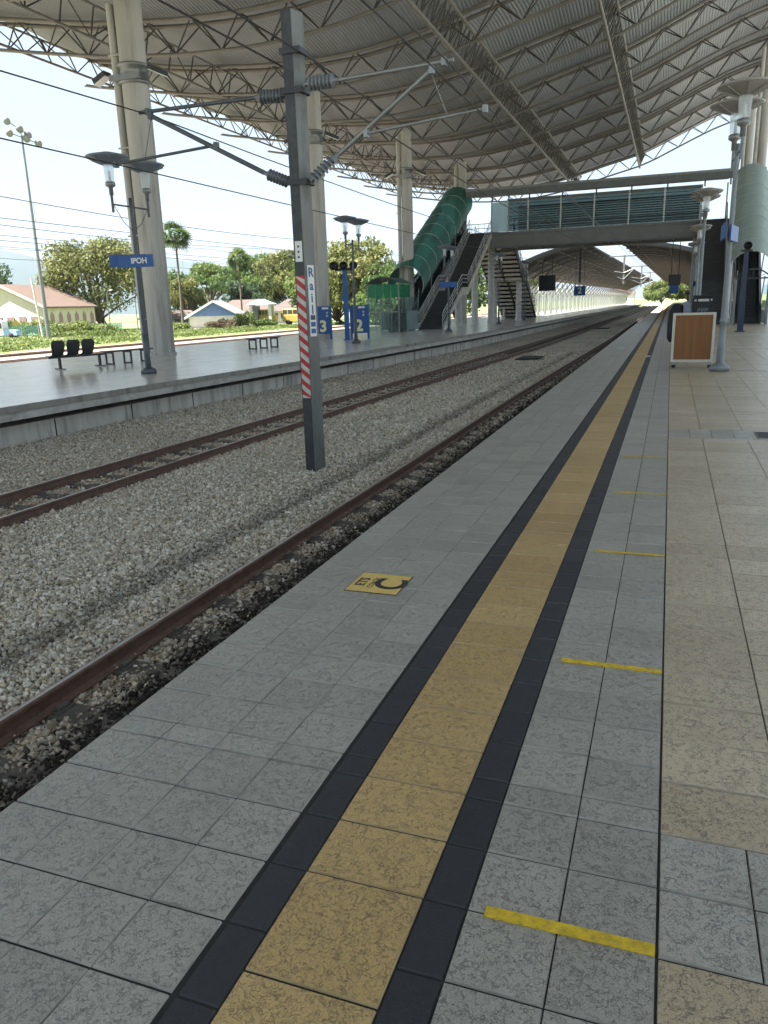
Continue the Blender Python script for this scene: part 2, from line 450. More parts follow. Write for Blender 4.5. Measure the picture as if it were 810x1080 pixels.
# ------------------------------------------------------------------ mesh builder
class MB:
    def __init__(self, o=(0, 0, 0)):
        self.v, self.f, self.mi, self.sm = [], [], [], []
        self.o = Vector(o)
        self.tones = None

    def add(self, vs, fs, mi=0, smooth=False):
        n = len(self.v)
        self.v += [Vector(q) - self.o for q in vs]
        for f in fs:
            self.f.append([i + n for i in f])
            self.mi.append(mi)
            self.sm.append(smooth)
        return self

    def hexa(self, q, mi=0):
        return self.add(q, [(3, 2, 1, 0), (4, 5, 6, 7), (0, 1, 5, 4), (1, 2, 6, 5), (2, 3, 7, 6), (3, 0, 4, 7)], mi)

    def box(self, x0, x1, y0, y1, z0, z1, mi=0, bev=0.0):
        if bev <= 0:
            return self.hexa([(x0, y0, z0), (x1, y0, z0), (x1, y1, z0), (x0, y1, z0), (x0, y0, z1), (x1, y0, z1), (x1, y1, z1), (x0, y1, z1)], mi)
        e = bev
        P = lambda a, z: [(x0 + a, y0 + a, z), (x1 - a, y0 + a, z), (x1 - a, y1 - a, z), (x0 + a, y1 - a, z)]
        vs = P(e, z0) + P(0, z0 + e) + P(0, z1 - e) + P(e, z1)
        fs = [(3, 2, 1, 0), (12, 13, 14, 15)]
        for k in range(3):
            for i in range(4):
                j = (i + 1) % 4
                fs.append((k * 4 + i, k * 4 + j, k * 4 + 4 + j, k * 4 + 4 + i))
        return self.add(vs, fs, mi)

    def bar(self, p, q, w, h, mi=0, upv=(0, 0, 1)):
        p, q = Vector(p), Vector(q)
        d = (q - p).normalized()
        s = d.cross(Vector(upv))
        if s.length < 1e-4:
            s = d.cross(Vector((1, 0, 0)))
        s.normalize()
        u = s.cross(d).normalized()
        s, u = s * w / 2, u * h / 2
        return self.hexa([p - s - u, p + s - u, q + s - u, q - s - u, p - s + u, p + s + u, q + s + u, q - s + u], mi)

    def tube(self, pts, r, n=8, mi=0, caps=True, smooth=True):
        pts = [Vector(q) for q in pts]
        rs = r if isinstance(r, (list, tuple)) else [r] * len(pts)
        rings = []
        ref = None
        for i, c in enumerate(pts):
            d = (pts[min(i + 1, len(pts) - 1)] - pts[max(i - 1, 0)]).normalized()
            if ref is None or abs(ref.dot(d)) > 0.98:
                ref = Vector((0, 0, 1)) if abs(d.z) < 0.9 else Vector((1, 0, 0))
            a = d.cross(ref).normalized()
            bb = d.cross(a)
            rings.append([c + (a * math.cos(t) + bb * math.sin(t)) * rs[i] for t in [2 * PI * k / n for k in range(n)]])
        vs = [q for rg in rings for q in rg]
        fs = []
        for i in range(len(pts) - 1):
            for k in range(n):
                j = (k + 1) % n
                fs.append((i * n + k, i * n + j, (i + 1) * n + j, (i + 1) * n + k))
        self.add(vs, fs, mi, smooth)
        if caps:
            self.add(rings[0], [tuple(range(n))], mi)
            self.add(rings[-1], [tuple(reversed(range(n)))], mi)
        return self

    def lathe(self, c, prof, n=20, mi=0, smooth=True, axis=None):
        """prof: (radius, height) list about +Z (or axis) at c"""
        c = Vector(c)
        if axis is None:
            a, bb, d = Vector((1, 0, 0)), Vector((0, 1, 0)), Vector((0, 0, 1))
        else:
            d = Vector(axis).normalized()
            a = d.orthogonal().normalized()
            bb = d.cross(a)
        vs, fs = [], []
        for r, z in prof:
            for k in range(n):
                t = 2 * PI * k / n
                vs.append(c + d * z + (a * math.cos(t) + bb * math.sin(t)) * r)
        for i in range(len(prof) - 1):
            for k in range(n):
                j = (k + 1) % n
                fs.append((i * n + k, i * n + j, (i + 1) * n + j, (i + 1) * n + k))
        return self.add(vs, fs, mi, smooth)

    def prism(self, poly, ext, mi=0):
        """closed polygon (3d points) extruded by vector"""
        n = len(poly)
        e = Vector(ext)
        vs = [Vector(q) for q in poly] + [Vector(q) + e for q in poly]
        fs = [tuple(reversed(range(n))), tuple(range(n, 2 * n))]
        fs += [(i, (i + 1) % n, n + (i + 1) % n, n + i) for i in range(n)]
        return self.add(vs, fs, mi)

    def build(self, name, mats, parent=None, loc=None, tone=None):
        me = bpy.data.meshes.new(name)
        me.from_pydata([tuple(q) for q in self.v], [], self.f)
        if not isinstance(mats, (list, tuple)):
            mats = [mats]
        for q in mats:
            me.materials.append(q)
        me.polygons.foreach_set('material_index', self.mi)
        me.polygons.foreach_set('use_smooth', self.sm)
        if tone is not None:
            at = me.attributes.new('tone', 'FLOAT', 'FACE')
            at.data.foreach_set('value', np.asarray(tone, dtype=np.float32))
        me.update()
        ob = bpy.data.objects.new(name, me)
        COL.objects.link(ob)
        if parent is not None:
            ob.parent = parent
        if loc is not None:
            ob.location = loc
        return ob

def tag(o, label, cat, group=None):
    o['label'] = label
    o['category'] = cat
    o['kind'] = 'thing'
    if group:
        o['group'] = group
    return o

def thing(name, label, cat, loc=(0, 0, 0), rz=0.0, group=None):
    o = bpy.data.objects.new(name, None)
    o.empty_display_size = 0.3
    COL.objects.link(o)
    o.location = loc
    o.rotation_euler = (0, 0, rz)
    return tag(o, label, cat, group)

def struct(o, kind='structure'):
    o['kind'] = kind
    return o

def copy_tree(o, parent=None, loc=None, rz=None, label=None):
    c = o.copy()
    COL.objects.link(c)
    c.parent = parent
    if loc is not None:
        c.location = loc
    if rz is not None:
        c.rotation_euler = (0, 0, rz)
    if label:
        c['label'] = label
    for ch in list(o.children):
        copy_tree(ch, c)
    return c

def text_obj(name, body, size, mtl, loc, rot, parent=None, align='CENTER', depth=0.002, bold=0.0, sx=1.0):
    cu = bpy.data.curves.new(name, 'FONT')
    cu.body = body
    cu.size = size
    cu.align_x = align
    cu.align_y = 'CENTER'
    cu.extrude = depth
    cu.offset = bold
    tmp = bpy.data.objects.new(name, cu)
    COL.objects.link(tmp)
    dg = bpy.context.evaluated_depsgraph_get()
    me = bpy.data.meshes.new_from_object(tmp.evaluated_get(dg))
    bpy.data.objects.remove(tmp)
    bpy.data.curves.remove(cu)
    me.materials.clear()
    me.materials.append(mtl)
    ob = bpy.data.objects.new(name, me)
    COL.objects.link(ob)
    ob.location = loc
    ob.rotation_euler = rot
    ob.scale = (sx, 1, 1)
    if parent is not None:
        ob.parent = parent
    return ob

def lerp_tab(tab, t):
    xs = [a for a, _ in tab]
    ys = [q for _, q in tab]
    return float(np.interp(t, xs, ys))

# ================================================================== SETTING
# ---- ground sheet
g = MB()
R = 9000
g.add([(-R, -R, -1.06), (R, -R, -1.06), (R, R, -1.06), (-R, R, -1.06)], [(0, 1, 2, 3)])
struct(g.build('ground', MT['grass']))

bounce = MB()  # unseen pale ground, added to bounce sunlight up under the roof
bounce.add([(14.2, -60, -1.03), (75, -60, -1.03), (75, 160, -1.03), (14.2, 160, -1.03)], [(0, 1, 2, 3)])
struct(bounce.build('bounce_ground', MT['concrete_pale']))

# ---- hills on the horizon
def hill(seed, dist, prof, mtl):
    """prof: (azimuth deg left of +Y, height)"""
    mb = MB()
    rr = np.random.default_rng(seed)
    az = np.arange(prof[0][0], prof[-1][0] + 0.01, 0.25)
    rows = [(0.0, -0.3), (0.28, 0.35), (0.55, 0.72), (0.8, 0.95), (1.0, 1.0)]
    jit = np.convolve(rr.normal(0, 1, len(az) + 12), np.ones(9) / 9, 'same')[6:6 + len(az)]
    vs = []
    for fr, hf in rows:
        for i, a in enumerate(az):
            h = lerp_tab(prof, a) * (1 + 0.03 * jit[i]) * hf
            d = dist + fr * 900
            t = math.radians(a)
            vs.append((CAM.x - math.sin(t) * d, CAM.y + math.cos(t) * d, h - (10 if hf < 0 else 0)))
    n = len(az)
    fs = [(r * n + i, r * n + i + 1, (r + 1) * n + i + 1, (r + 1) * n + i) for r in range(len(rows) - 1) for i in range(n - 1)]
    mb.add(vs, fs, 0, True)
    return struct(mb.build('hills', mtl))
hill(3, 2600, [(6, 20), (20, 60), (27, 120), (31, 165), (33, 205), (35, 220), (37, 195), (39, 165), (41, 190), (44, 245), (46, 265), (48, 255), (52, 225), (60, 150), (72, 60)], MT['hill'])

# ---- ballast bed
XEDGE = [(-40, -10.9), (5, -9.9), (15, -9.42), (27, -8.77), (41, -8.1), (78, -7.35), (118, -6.64), (224, -4.9), (420, -4.2)]
RFAR = [(-40, -7.6), (0, -6.88), (10, -6.73), (16, -6.6), (45, -5.78), (64, -5.55), (120, -5.0), (230, -4.3), (420, -3.9)]
RNEAR1 = [(-40, -1.75), (20, -1.74), (50, -1.45), (180, -1.25), (420, -1.2)]
def xedge(y): return lerp_tab(XEDGE, y)
def rfar(y): return lerp_tab(RFAR, y)
def r1(y): return lerp_tab(RNEAR1, y)
BZ = -0.93
def bed_z(x, y):
    """heaped stone between the tracks with a shallow trough beside each rail"""
    xf, xn = rfar(y), r1(y)
    z = BZ
    mid = (xf + 1.05 + xn) / 2
    w = max(0.4, (xn - xf - 1.05) / 2)
    t = max(0.0, 1 - abs(x - mid) / w)
    z += 0.05 * min(1, t * 2.2)
    z -= 0.06 * math.exp(-((x - (xn - 0.80)) / 0.15) ** 2)
    if x < xf - 0.3:
        z += 0.10 * min(1, (xf - 0.3 - x) / 1.6)
    if x > xn + 0.05:
        z -= 0.035
    z -= 0.035 * math.exp(-((x - xn) / 0.22) ** 2)
    z -= 0.055 * math.exp(-((x - xf - 0.52) / 0.75) ** 2)
    return z
bed = MB()
xs = [i / 120 for i in range(121)]
ys = list(np.arange(-14, 40, 0.6)) + list(np.arange(40, 430, 6.0))
vs, fs = [], []
for y in ys:
    xa = xedge(y) - 1.2
    for t in xs:
        x = xa * (1 - t) + 0.02 * t
        vs.append((x, y, bed_z(x, y)))
n = len(xs)
for j in range(len(ys) - 1):
    for i in range(n - 1):
        fs.append((j * n + i, j * n + i + 1, (j + 1) * n + i + 1, (j + 1) * n + i))
bed.add(vs, fs, 0, True)
struct(bed.build('ballast_bed', MT['gravel']))

# ---- loose ballast stones (nobody could count them)
def ico():
    p = (1 + 5 ** 0.5) / 2
    v = np.array([(-1, p, 0), (1, p, 0), (-1, -p, 0), (1, -p, 0), (0, -1, p), (0, 1, p), (0, -1, -p), (0, 1, -p), (p, 0, -1), (p, 0, 1), (-p, 0, -1), (-p, 0, 1)], float)
    v /= np.linalg.norm(v[0])
    f = np.array([(0, 11, 5), (0, 5, 1), (0, 1, 7), (0, 7, 10), (0, 10, 11), (1, 5, 9), (5, 11, 4), (11, 10, 2), (10, 7, 6), (7, 1, 8), (3, 9, 4), (3, 4, 2), (3, 2, 6), (3, 6, 8), (3, 8, 9), (4, 9, 5), (2, 4, 11), (6, 2, 10), (8, 6, 7), (9, 8, 1)])
    return v, f
def mesh_np(name, V, F, mtl, k=3):
    me = bpy.data.meshes.new(name)
    me.vertices.add(len(V))
    me.vertices.foreach_set('co', V.astype(np.float32).ravel())
    me.loops.add(F.size)
    me.loops.foreach_set('vertex_index', F.astype(np.int32).ravel())
    me.polygons.add(len(F))
    me.polygons.foreach_set('loop_start', np.arange(0, F.size, k, dtype=np.int32))
    me.polygons.foreach_set('loop_total', np.full(len(F), k, dtype=np.int32))
    me.materials.append(mtl)
    me.update(calc_edges=True)
    return me
def rot_mats(n, r):
    q = r.normal(size=(n, 4))
    q /= np.linalg.norm(q, axis=1)[:, None]
    w, x, y, z = q.T
    return np.stack([1 - 2 * (y * y + z * z), 2 * (x * y - z * w), 2 * (x * z + y * w), 2 * (x * y + z * w), 1 - 2 * (x * x + z * z), 2 * (y * z - x * w), 2 * (x * z - y * w), 2 * (y * z + x * w), 1 - 2 * (x * x + y * y)], 1).reshape(n, 3, 3)
def stones(name, pts, size, seed):
    r = np.random.default_rng(seed)
    n = len(pts)
    bv, bf = ico()
    V = np.repeat(bv[None], n, 0) * r.uniform(0.48, 1.34, (n, 12, 1))
    V *= r.uniform(0.55, 1.3, (n, 1, 3))
    V = np.einsum('nij,nkj->nki', rot_mats(n, r), V)
    V *= (size * r.lognormal(0, 0.28, n))[:, None, None]
    V += pts[:, None, :]
    F = (bf[None] + (np.arange(n) * 12)[:, None, None]).reshape(-1, 3)
    me = mesh_np(name, V.reshape(-1, 3), F, MT['stone'])
    t = r.uniform(0, 1, n)
    pal = np.array([(0.38, 0.325, 0.25), (0.58, 0.525, 0.44), (0.74, 0.68, 0.58), (0.54, 0.495, 0.42), (0.80, 0.745, 0.65), (0.64, 0.545, 0.41)])
    c = pal[r.integers(0, len(pal), n)] * r.uniform(0.8, 1.12, (n, 1))
    # brake dust and oil: dark band under the platform edge, rust film by the rails
    xs_, ys_ = pts[:, 0], pts[:, 1]
    xr = np.interp(ys_, [a for a, _ in RNEAR1], [q for _, q in RNEAR1])
    xf = np.interp(ys_, [a for a, _ in RFAR], [q for _, q in RFAR])
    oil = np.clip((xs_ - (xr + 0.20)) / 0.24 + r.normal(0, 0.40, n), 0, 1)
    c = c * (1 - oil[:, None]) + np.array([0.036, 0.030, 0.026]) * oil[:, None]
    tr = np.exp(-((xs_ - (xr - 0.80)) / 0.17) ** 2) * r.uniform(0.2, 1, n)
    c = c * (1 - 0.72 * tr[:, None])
    rust = np.maximum(np.exp(-((xs_ - xr - 0.05) / 0.30) ** 2), np.exp(-((xs_ - xf - 0.52) / 0.75) ** 2)) * r.uniform(0.0, 0.8, n)
    c = c * (1 - rust[:, None]) + c * np.array([0.72, 0.56, 0.45]) * rust[:, None]
    at = me.attributes.new('tint', 'FLOAT_COLOR', 'FACE')
    cc = np.concatenate([c, np.ones((n, 1))], 1)
    at.data.foreach_set('color', np.repeat(cc, 20, 0).astype(np.float32).ravel())
    ob = bpy.data.objects.new(name, me)
    COL.objects.link(ob)
    return struct(ob, 'stuff')
def scatter(x0, x1, y0, y1, dens, seed, dz=0.0):
    r = np.random.default_rng(seed)
    n = int((x1 - x0) * (y1 - y0) * dens)
    P = np.stack([r.uniform(x0, x1, n), r.uniform(y0, y1, n), np.zeros(n)], 1)
    ok = P[:, 0] > np.interp(P[:, 1], [a for a, _ in XEDGE], [q for _, q in XEDGE]) - 0.45
    P = P[ok]
    P[:, 2] = [bed_z(a, q) for a, q in P[:, :2]]
    P[:, 2] += r.uniform(-0.012, 0.03, len(P)) + dz
    return P
A = np.concatenate([scatter(-4.6, -0.7, -0.3, 6.0, 2250, 1), scatter(-6.0, -0.7, 6.0, 12, 1450, 2), scatter(-6.0, -4.6, 2.5, 6.0, 1500, 7), scatter(-10.0, -6.0, 4.0, 12, 900, 3)])
stones('ballast_stones', A, 0.0178, 21)
Bp = np.concatenate([scatter(-10.0, -0.4, 12, 22, 560, 4), scatter(-9.6, -0.4, 22, 38, 150, 6)])
stones('ballast_stones', Bp, 0.0245, 22)

# ---- platforms
def tile_strip(mb, tones, x0, x1, joints, z, gap=0.0055, mi=0, rise=0.007, rs=None):
    """one column of tiles between successive joints, each a bevelled block top"""
    e = 0.0022
    for a, c in zip(joints[:-1], joints[1:]):
        X0, X1, Y0, Y1 = x0 + gap * 0.3, x1 - gap * 0.3, a + gap * 0.85, c - gap * 0.85
        j = rs.normal(0, 0.0006)
        vs = [(X0, Y0, z - rise), (X1, Y0, z - rise), (X1, Y1, z - rise), (X0, Y1, z - rise),
              (X0 + e, Y0 + e, z + j), (X1 - e, Y0 + e, z + j), (X1 - e, Y1 - e, z + j), (X0 + e, Y1 - e, z + j)]
        mb.add(vs, [(4, 5, 6, 7)], mi)
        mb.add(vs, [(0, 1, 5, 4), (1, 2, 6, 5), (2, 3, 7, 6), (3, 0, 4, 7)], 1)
        tones += [float(np.clip(rs.normal(0.5, 0.24), 0, 1))] * 5

def joints(step, y0, y1, cuts=()):
    """regular rows with narrow cut rows (start, width) let in"""
    out, y = [y0], y0
    cuts = sorted(cuts)
    while y < y1:
        nx = y + step
        for c, w in cuts:
            if y < c - 1e-6 < nx - 0.02 and c - y > 0.02:
                nx = c
                break
            if abs(y - c) < 1e-6:
                nx = y + w
                break
        out.append(nx)
        y = nx
    return out

NEAR_END = 250.0
plat = MB()
plat.box(0.0, 14.0, -12, NEAR_END, -0.22, -0.0078)
plat.box(0.62, 14.0, -12, NEAR_END, -1.05, -0.2205)
platform = struct(plat.build('platform', [MT['grout']]))
rs = np.random.default_rng(5)
cuts = [(0.25 + 8.53 * k, 0.12) for k in range(0, 14)]
JY = joints(0.25, -4.0, 110.0, cuts)
JD = joints(0.25, -4.0, 110.0, cuts)
JL = joints(1.0, 110.0, NEAR_END - 1)
t = []
mb = MB()
for i in range(4):
    tile_strip(mb, t, 0.25 * i, 0.25 * i + 0.25, JY, 0.0, rs=rs)
    tile_strip(mb, t, 0.25 * i, 0.25 * i + 0.25, JL, 0.0, rs=rs)
for a, c in ((1.64, 1.89), (1.89, 2.143)):
    tile_strip(mb, t, a, c, JY, 0.0, rs=rs)
    tile_strip(mb, t, a, c, JL, 0.0, rs=rs)
BANDS = [(-0.26, 0.25), (7.86, 8.53), (16.95, 17.25), (25.6, 26.1), (34.3, 34.8), (43, 43.5)]
for a, c in BANDS:
    x = 2.147
    while x < 13.5:
        tile_strip(mb, t, x, x + 0.25, [a, (a + c) / 2, c], 0.0, rs=rs)
        x += 0.25
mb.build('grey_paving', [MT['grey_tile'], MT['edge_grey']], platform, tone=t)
t = []
mb = MB()
for a, c in ((1.016, 1.138), (1.512, 1.638)):
    tile_strip(mb, t, a, c, JD, -0.0005, rs=rs)
    tile_strip(mb, t, a, c, JL, -0.0005, rs=rs)
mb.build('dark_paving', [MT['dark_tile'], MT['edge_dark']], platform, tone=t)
t = []
mb = MB()
JW = [-4.0 + 0.3 * k for k in range(0, 10)]
JW = [-3.9, -3.5, -3.1, -2.7, -2.3, -1.9, -1.5, -1.01, -0.63, -0.25, 0.005, 0.26, 0.53]
while JW[-1] < 110:
    JW.append(JW[-1] + (0.28 if len(JW) % 5 else 0.36))
tile_strip(mb, t, 1.140, 1.510, JW, 0.0008, rs=rs)
tile_strip(mb, t, 1.140, 1.510, joints(1.0, JW[-1], NEAR_END - 1), 0.0008, rs=rs)
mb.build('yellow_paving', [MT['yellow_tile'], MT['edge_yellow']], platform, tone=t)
t = []
mb = MB()
cols = [2.147, 2.53] + [2.53 + 0.49 * k for k in range(1, 24)]
segs = [(-4.0, BANDS[0][0])] + [(BANDS[i][1], BANDS[i + 1][0]) for i in range(len(BANDS) - 1)] + [(BANDS[-1][1], 100.0)]
for a, c in zip(cols[:-1], cols[1:]):
    for s0, s1 in segs:
        k = max(1, round((s1 - s0) / 0.29))
        tile_strip(mb, t, a, c, [s0 + (s1 - s0) * q / k for q in range(k + 1)], 0.0, rs=rs)
    tile_strip(mb, t, a, c, joints(1.0, 100.0, NEAR_END - 1), 0.0, rs=rs)
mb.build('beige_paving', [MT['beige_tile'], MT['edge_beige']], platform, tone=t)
# painted queue lines and white marks
for k, y in enumerate([-0.245, 1.40, 3.13, 4.87, 6.54]):
    mb = MB()
    w = 0.020 if k < 2 else 0.016
    mb.hexa([(1.69, y - w, 0.0005), (2.140, y - w + 0.004, 0.0005), (2.140, y + w + 0.004, 0.0005), (1.69, y + w, 0.0005),
             (1.69, y - w, 0.0040), (2.140, y - w + 0.004, 0.0040), (2.140, y + w + 0.004, 0.0040), (1.69, y + w, 0.0040)])
    mb.build('painted_line', MT['yellow_paint'], platform)
for x0, x1, y in ((0.36, 0.68, 39.6), (0.42, 0.66, 26.1), (1.48, 1.62, 22.0)):
    mb = MB()
    mb.box(x0, x1, y - 0.12, y + 0.12, 0.0005, 0.0045)
    mb.build('painted_line', MT['white_paint'], platform)
# cast drain cover in the cross band
mb = MB()
mb.box(3.14, 3.70, 7.98, 8.42, 0.0005, 0.005)
for k in range(8):
    mb.box(3.17, 3.67, 8.01 + k * 0.05, 8.035 + k * 0.05, 0.0055, 0.009)
tag(mb.build('drain_cover', MT['dark_steel']), 'dark slotted metal drain cover set in the beige paving', 'drain cover')

# far platform with its overhanging edge
FP_END = 214.0
yy = [-14, 5, 15, 27, 41, 60, 78, 100, 118, 160, FP_END]
def fp_back(y): return lerp_tab([(-40, -22.0), (24, -21.3), (45, -20.6), (110, -18.5), (250, -14.5)], y)
def fp_layer(mb, off_a, off_b, z0, z1, mi=0):
    vs, fs = [], []
    for y in yy:
        a, c = xedge(y) + off_a, fp_back(y) + off_b
        vs += [(a, y, z0), (a, y, z1), (c, y, z1), (c, y, z0)]
    for i in range(len(yy) - 1):
        for k in range(4):
            j = (k + 1) % 4
            fs.append((i * 4 + k, (i + 1) * 4 + k, (i + 1) * 4 + j, i * 4 + j))
    e = len(yy) * 4 - 4
    fs += [(0, 1, 2, 3), (e + 3, e + 2, e + 1, e)]
    mb.add(vs, fs, mi)
mb = MB()
fp_layer(mb, -0.02, 0.02, -0.125, -0.004, 0)
fp_layer(mb, -0.05, 0.1, -0.285, -0.1255, 1)
fp_layer(mb, -1.60, 1.2, -0.44, -0.2855, 2)
fp_layer(mb, -0.42, 0.6, -1.05, -0.4405, 2)
mb2 = MB()
far = struct(mb.build('platform', [MT['coping'], MT['concrete'], MT['wall_concrete']]))
t = []
y = -13.0
while y < FP_END - 1:
    st = 0.5 if y < 60 else 2.5
    for k in range(30):
        a, c = fp_back(y) + 0.05, xedge(y) - 0.03
        x0, x1 = a + (c - a) * k / 30, a + (c - a) * (k + 1) / 30
        mb2.add([(x0 + 0.004, y + 0.004, 0.0), (x1 - 0.004, y + 0.004, 0.0), (x1 - 0.004, y + st - 0.004, 0.0), (x0 + 0.004, y + st - 0.004, 0.0)], [(0, 1, 2, 3)])
        t.append(float(rs.uniform(0, 1)))
    y += st
mb2.build('pale_paving', MT['far_tile'], far, tone=t)
# wall joints of the far platform face: proud pilaster strips
mb = MB()
for k in range(46):
    y = -6 + k * 2.4
    x = xedge(y) - 0.42
    mb.box(x - 0.02, x + 0.008, y, y + 0.03, -1.0, -0.442)
    if rs.uniform() < 0.55:
        w_ = 0.01 + (xedge(y + 2.38) - xedge(y + 0.04))
        mb.hexa([(x + 0.001, y + 0.04, -1.0), (x + 0.006, y + 0.04, -1.0), (x + w_, y + 2.38, -1.0), (x + w_ - 0.005, y + 2.38, -1.0), (x + 0.001, y + 0.04, -0.445), (x + 0.006, y + 0.04, -0.445), (x + w_, y + 2.38, -0.445), (x + w_ - 0.005, y + 2.38, -0.445)], 1)
mb.build('wall_joint', [MT['grout'], MT['concrete']], far)

# ---- tracks
def rail_mb(fx, y0, y1, step=2.0):
    prof = [(-0.062, 0.0), (0.062, 0.0), (0.062, 0.012), (0.012, 0.030), (0.012, 0.098), (0.033, 0.112), (0.033, 0.134), (0.016, 0.1415), (-0.016, 0.1415), (-0.033, 0.134), (-0.033, 0.112), (-0.012, 0.098), (-0.012, 0.030), (-0.062, 0.012)]
    ys = list(np.arange(y0, 60, step)) + list(np.arange(60, y1 + 1, 10))
    mb = MB()
    n = len(prof)
    vs = [(fx(y) + px, y, -0.9415 + pz) for y in ys for px, pz in prof]
    for i in range(len(ys) - 1):
        for k in range(n):
            j = (k + 1) % n
            mb.f.append([i * n + k, i * n + j, (i + 1) * n + j, (i + 1) * n + k])
            mb.mi.append(1 if k == 7 else 0)
            mb.sm.append(False)
    mb.v = [Vector(q) for q in vs]
    return mb
def track(label, fx0, fx1, y0, y1, group, dz=0.0, n_sl=60, ys0=0.0):
    t = thing('railway_track', label, 'railway track', (0, 0, dz), 0, group)
    for f in (fx0, fx1):
        rail_mb(f, y0, y1).build('rail', [MT['rust'], MT['rail_steel']], t)
    s = MB()
    s.box(-0.95, 0.95, -0.11, 0.11, -0.085, 0.0, bev=0.01)
    for sx in (-0.525, 0.525):
        s.box(sx - 0.13, sx + 0.13, -0.075, 0.075, 0.0, 0.014)
        for q in (-0.095, 0.095):
            s.box(sx + q - 0.02, sx + q + 0.02, -0.05, 0.05, 0.0145, 0.045, bev=0.006)
    first = None
    for k in range(n_sl):
        y = ys0 + k * 0.68
        c = (fx0(y) + fx1(y)) / 2
        if first is None:
            first = s.build('sleeper', MT['sleeper'], t)
            o = first
        else:
            o = first.copy()
            COL.objects.link(o)
            o.parent = t
        o.location = (c, y, -0.943)
    if n_sl:
        rest = MB()
        for k in range(n_sl, n_sl + 120):
            y = ys0 + k * 0.68
            c = (fx0(y) + fx1(y)) / 2
            rest.box(c - 0.95, c + 0.95, y - 0.11, y + 0.11, -1.02, -0.943)
        struct(rest.build('sleepers', MT['sleeper'], t), 'stuff')
    return t
GT = 'railway tracks of the station'
track('railway track against the near platform edge, its outer rail close beside grey tiles', r1, lambda y: r1(y) + 1.05, -12, 420, GT, 0, 60, -0.4)
track('railway track in front of the opposite platform wall, both rails showing', rfar, lambda y: rfar(y) + 1.05, -12, 420, GT, 0, 60, 2.0)
BT = [-25.0, -30.0, -36.5, -43.0]
bl = MB()
bl.add([(-49, -40, -1.02), (-21, -40, -1.02), (-12.5, 420, -1.02), (-30, 420, -1.02)], [(0, 1, 2, 3)])
struct(bl.build('track_bed', MT['gravel_rust']))
names = ['nearest', 'second', 'third', 'outermost']
for i, x in enumerate(BT):
    track('rusty track behind the opposite platform, %s of the four there' % names[i], (lambda x: lambda y: x + 0.03 * y)(x), (lambda x: lambda y: x + 1.05 + 0.03 * y)(x), -12, 300, GT, -0.05, 0)

# ================================================================== GREAT ROOF
PROF = [(-32, 14.6), (-28.5, 13.72), (-25, 13.1), (-22, 12.6), (-18, 12.2), (-15, 12.08), (-12.8, 12.15), (-10.7, 12.4), (-8.7, 12.75), (-6.9, 13.2), (-5.0, 13.68), (-3.3, 14.08), (-1.7, 14.45), (-0.2, 15.0), (1.4, 15.72), (3.4, 16.6), (5.1, 17.3), (6.9, 17.82), (9, 18.2), (12, 18.35), (16, 17.9), (20, 16.9), (24, 15.4)]
px = np.array([a for a, _ in PROF], float)
pz = np.array([q for _, q in PROF], float)
# smooth the measured profile a little
fx = np.linspace(-32, 24, 561)
fz = np.interp(fx, px, pz)
kr = np.hanning(23)
kr /= kr.sum()
fzs = np.convolve(np.pad(fz, 11, mode='reflect', reflect_type='odd'), kr, 'valid')
def rz(x): return float(np.interp(x, fx, fzs))
TY = [8.5 + 7 * k for k in range(12)]          # truss planes, last at 85.5
roof = thing('station_roof', 'huge wave shaped station roof of pale ribbed sheet carried on curved pipe trusses', 'station roof', (0, 0, 0))
# sheet: trapezoid ribs run along the platforms, gently vaulted between trusses
XL, XR = -29.6, 11.9  # right edge, out of view, cut short to let sky light onto the platform
sx = []
x = XL
while x < XR:
    sx += [(x, 0.0), (x + 0.075, 0.0), (x + 0.10, 0.032), (x + 0.14, 0.032)]
    x += 0.165
sy = []
for k in range(-3, 12):
    for q in range(6):
        sy.append((8.5 + 7 * k + 7 * q / 6, 0.42 * math.sin(PI * q / 6)))
sy.append((8.5 + 84, 0.0))
sy = [s for s in sy if -9.1 <= s[0] <= 86.6]  # unseen end behind the camera, placed to shade the near floor
mb = MB()
vs = [(x, y, rz(x) + 1.34 + dz + ey) for y, ey in sy for x, dz in sx]
n = len(sx)
fs = [(j * n + i, j * n + i + 1, (j + 1) * n + i + 1, (j + 1) * n + i) for j in range(len(sy) - 1) for i in range(n - 1)]
mb.add(vs, fs)
mb.build('roof_sheet', MT['roof_sheet'], roof)
# transverse trusses, three chords each
nodes = list(np.arange(-27.4, 11.9, 2.25))
tm = MB()
cx = list(np.arange(-28.9, 12.3, 0.75))
tm.tube([(x, 0, rz(x)) for x in cx], 0.075, 8, 0)
for s in (-0.42, 0.42):
    tm.tube([(x, s, rz(x) + 1.18) for x in cx[1:]], 0.095, 8, 0)
for i in range(len(nodes) - 1):
    a, c = nodes[i], nodes[i + 1]
    m_ = (a + c) / 2
    for s in (-0.42, 0.42):
        tm.tube([(a, 0, rz(a)), (m_, s, rz(m_) + 1.18)], 0.034, 5, 1, caps=False)
        tm.tube([(c, 0, rz(c)), (m_, s, rz(m_) + 1.18)], 0.034, 5, 1, caps=False)
    tm.tube([(m_, -0.42, rz(m_) + 1.18), (m_, 0.42, rz(m_) + 1.18)], 0.034, 5, 1, caps=False)
first = None
for y in TY:
    if first is None:
        first = tm.build('roof_truss', [MT['truss'], MT['truss_web']], roof, (0, y, 0))
    else:
        o = first.copy()
        COL.objects.link(o)
        o.parent = roof
        o.location = (0, y, 0)
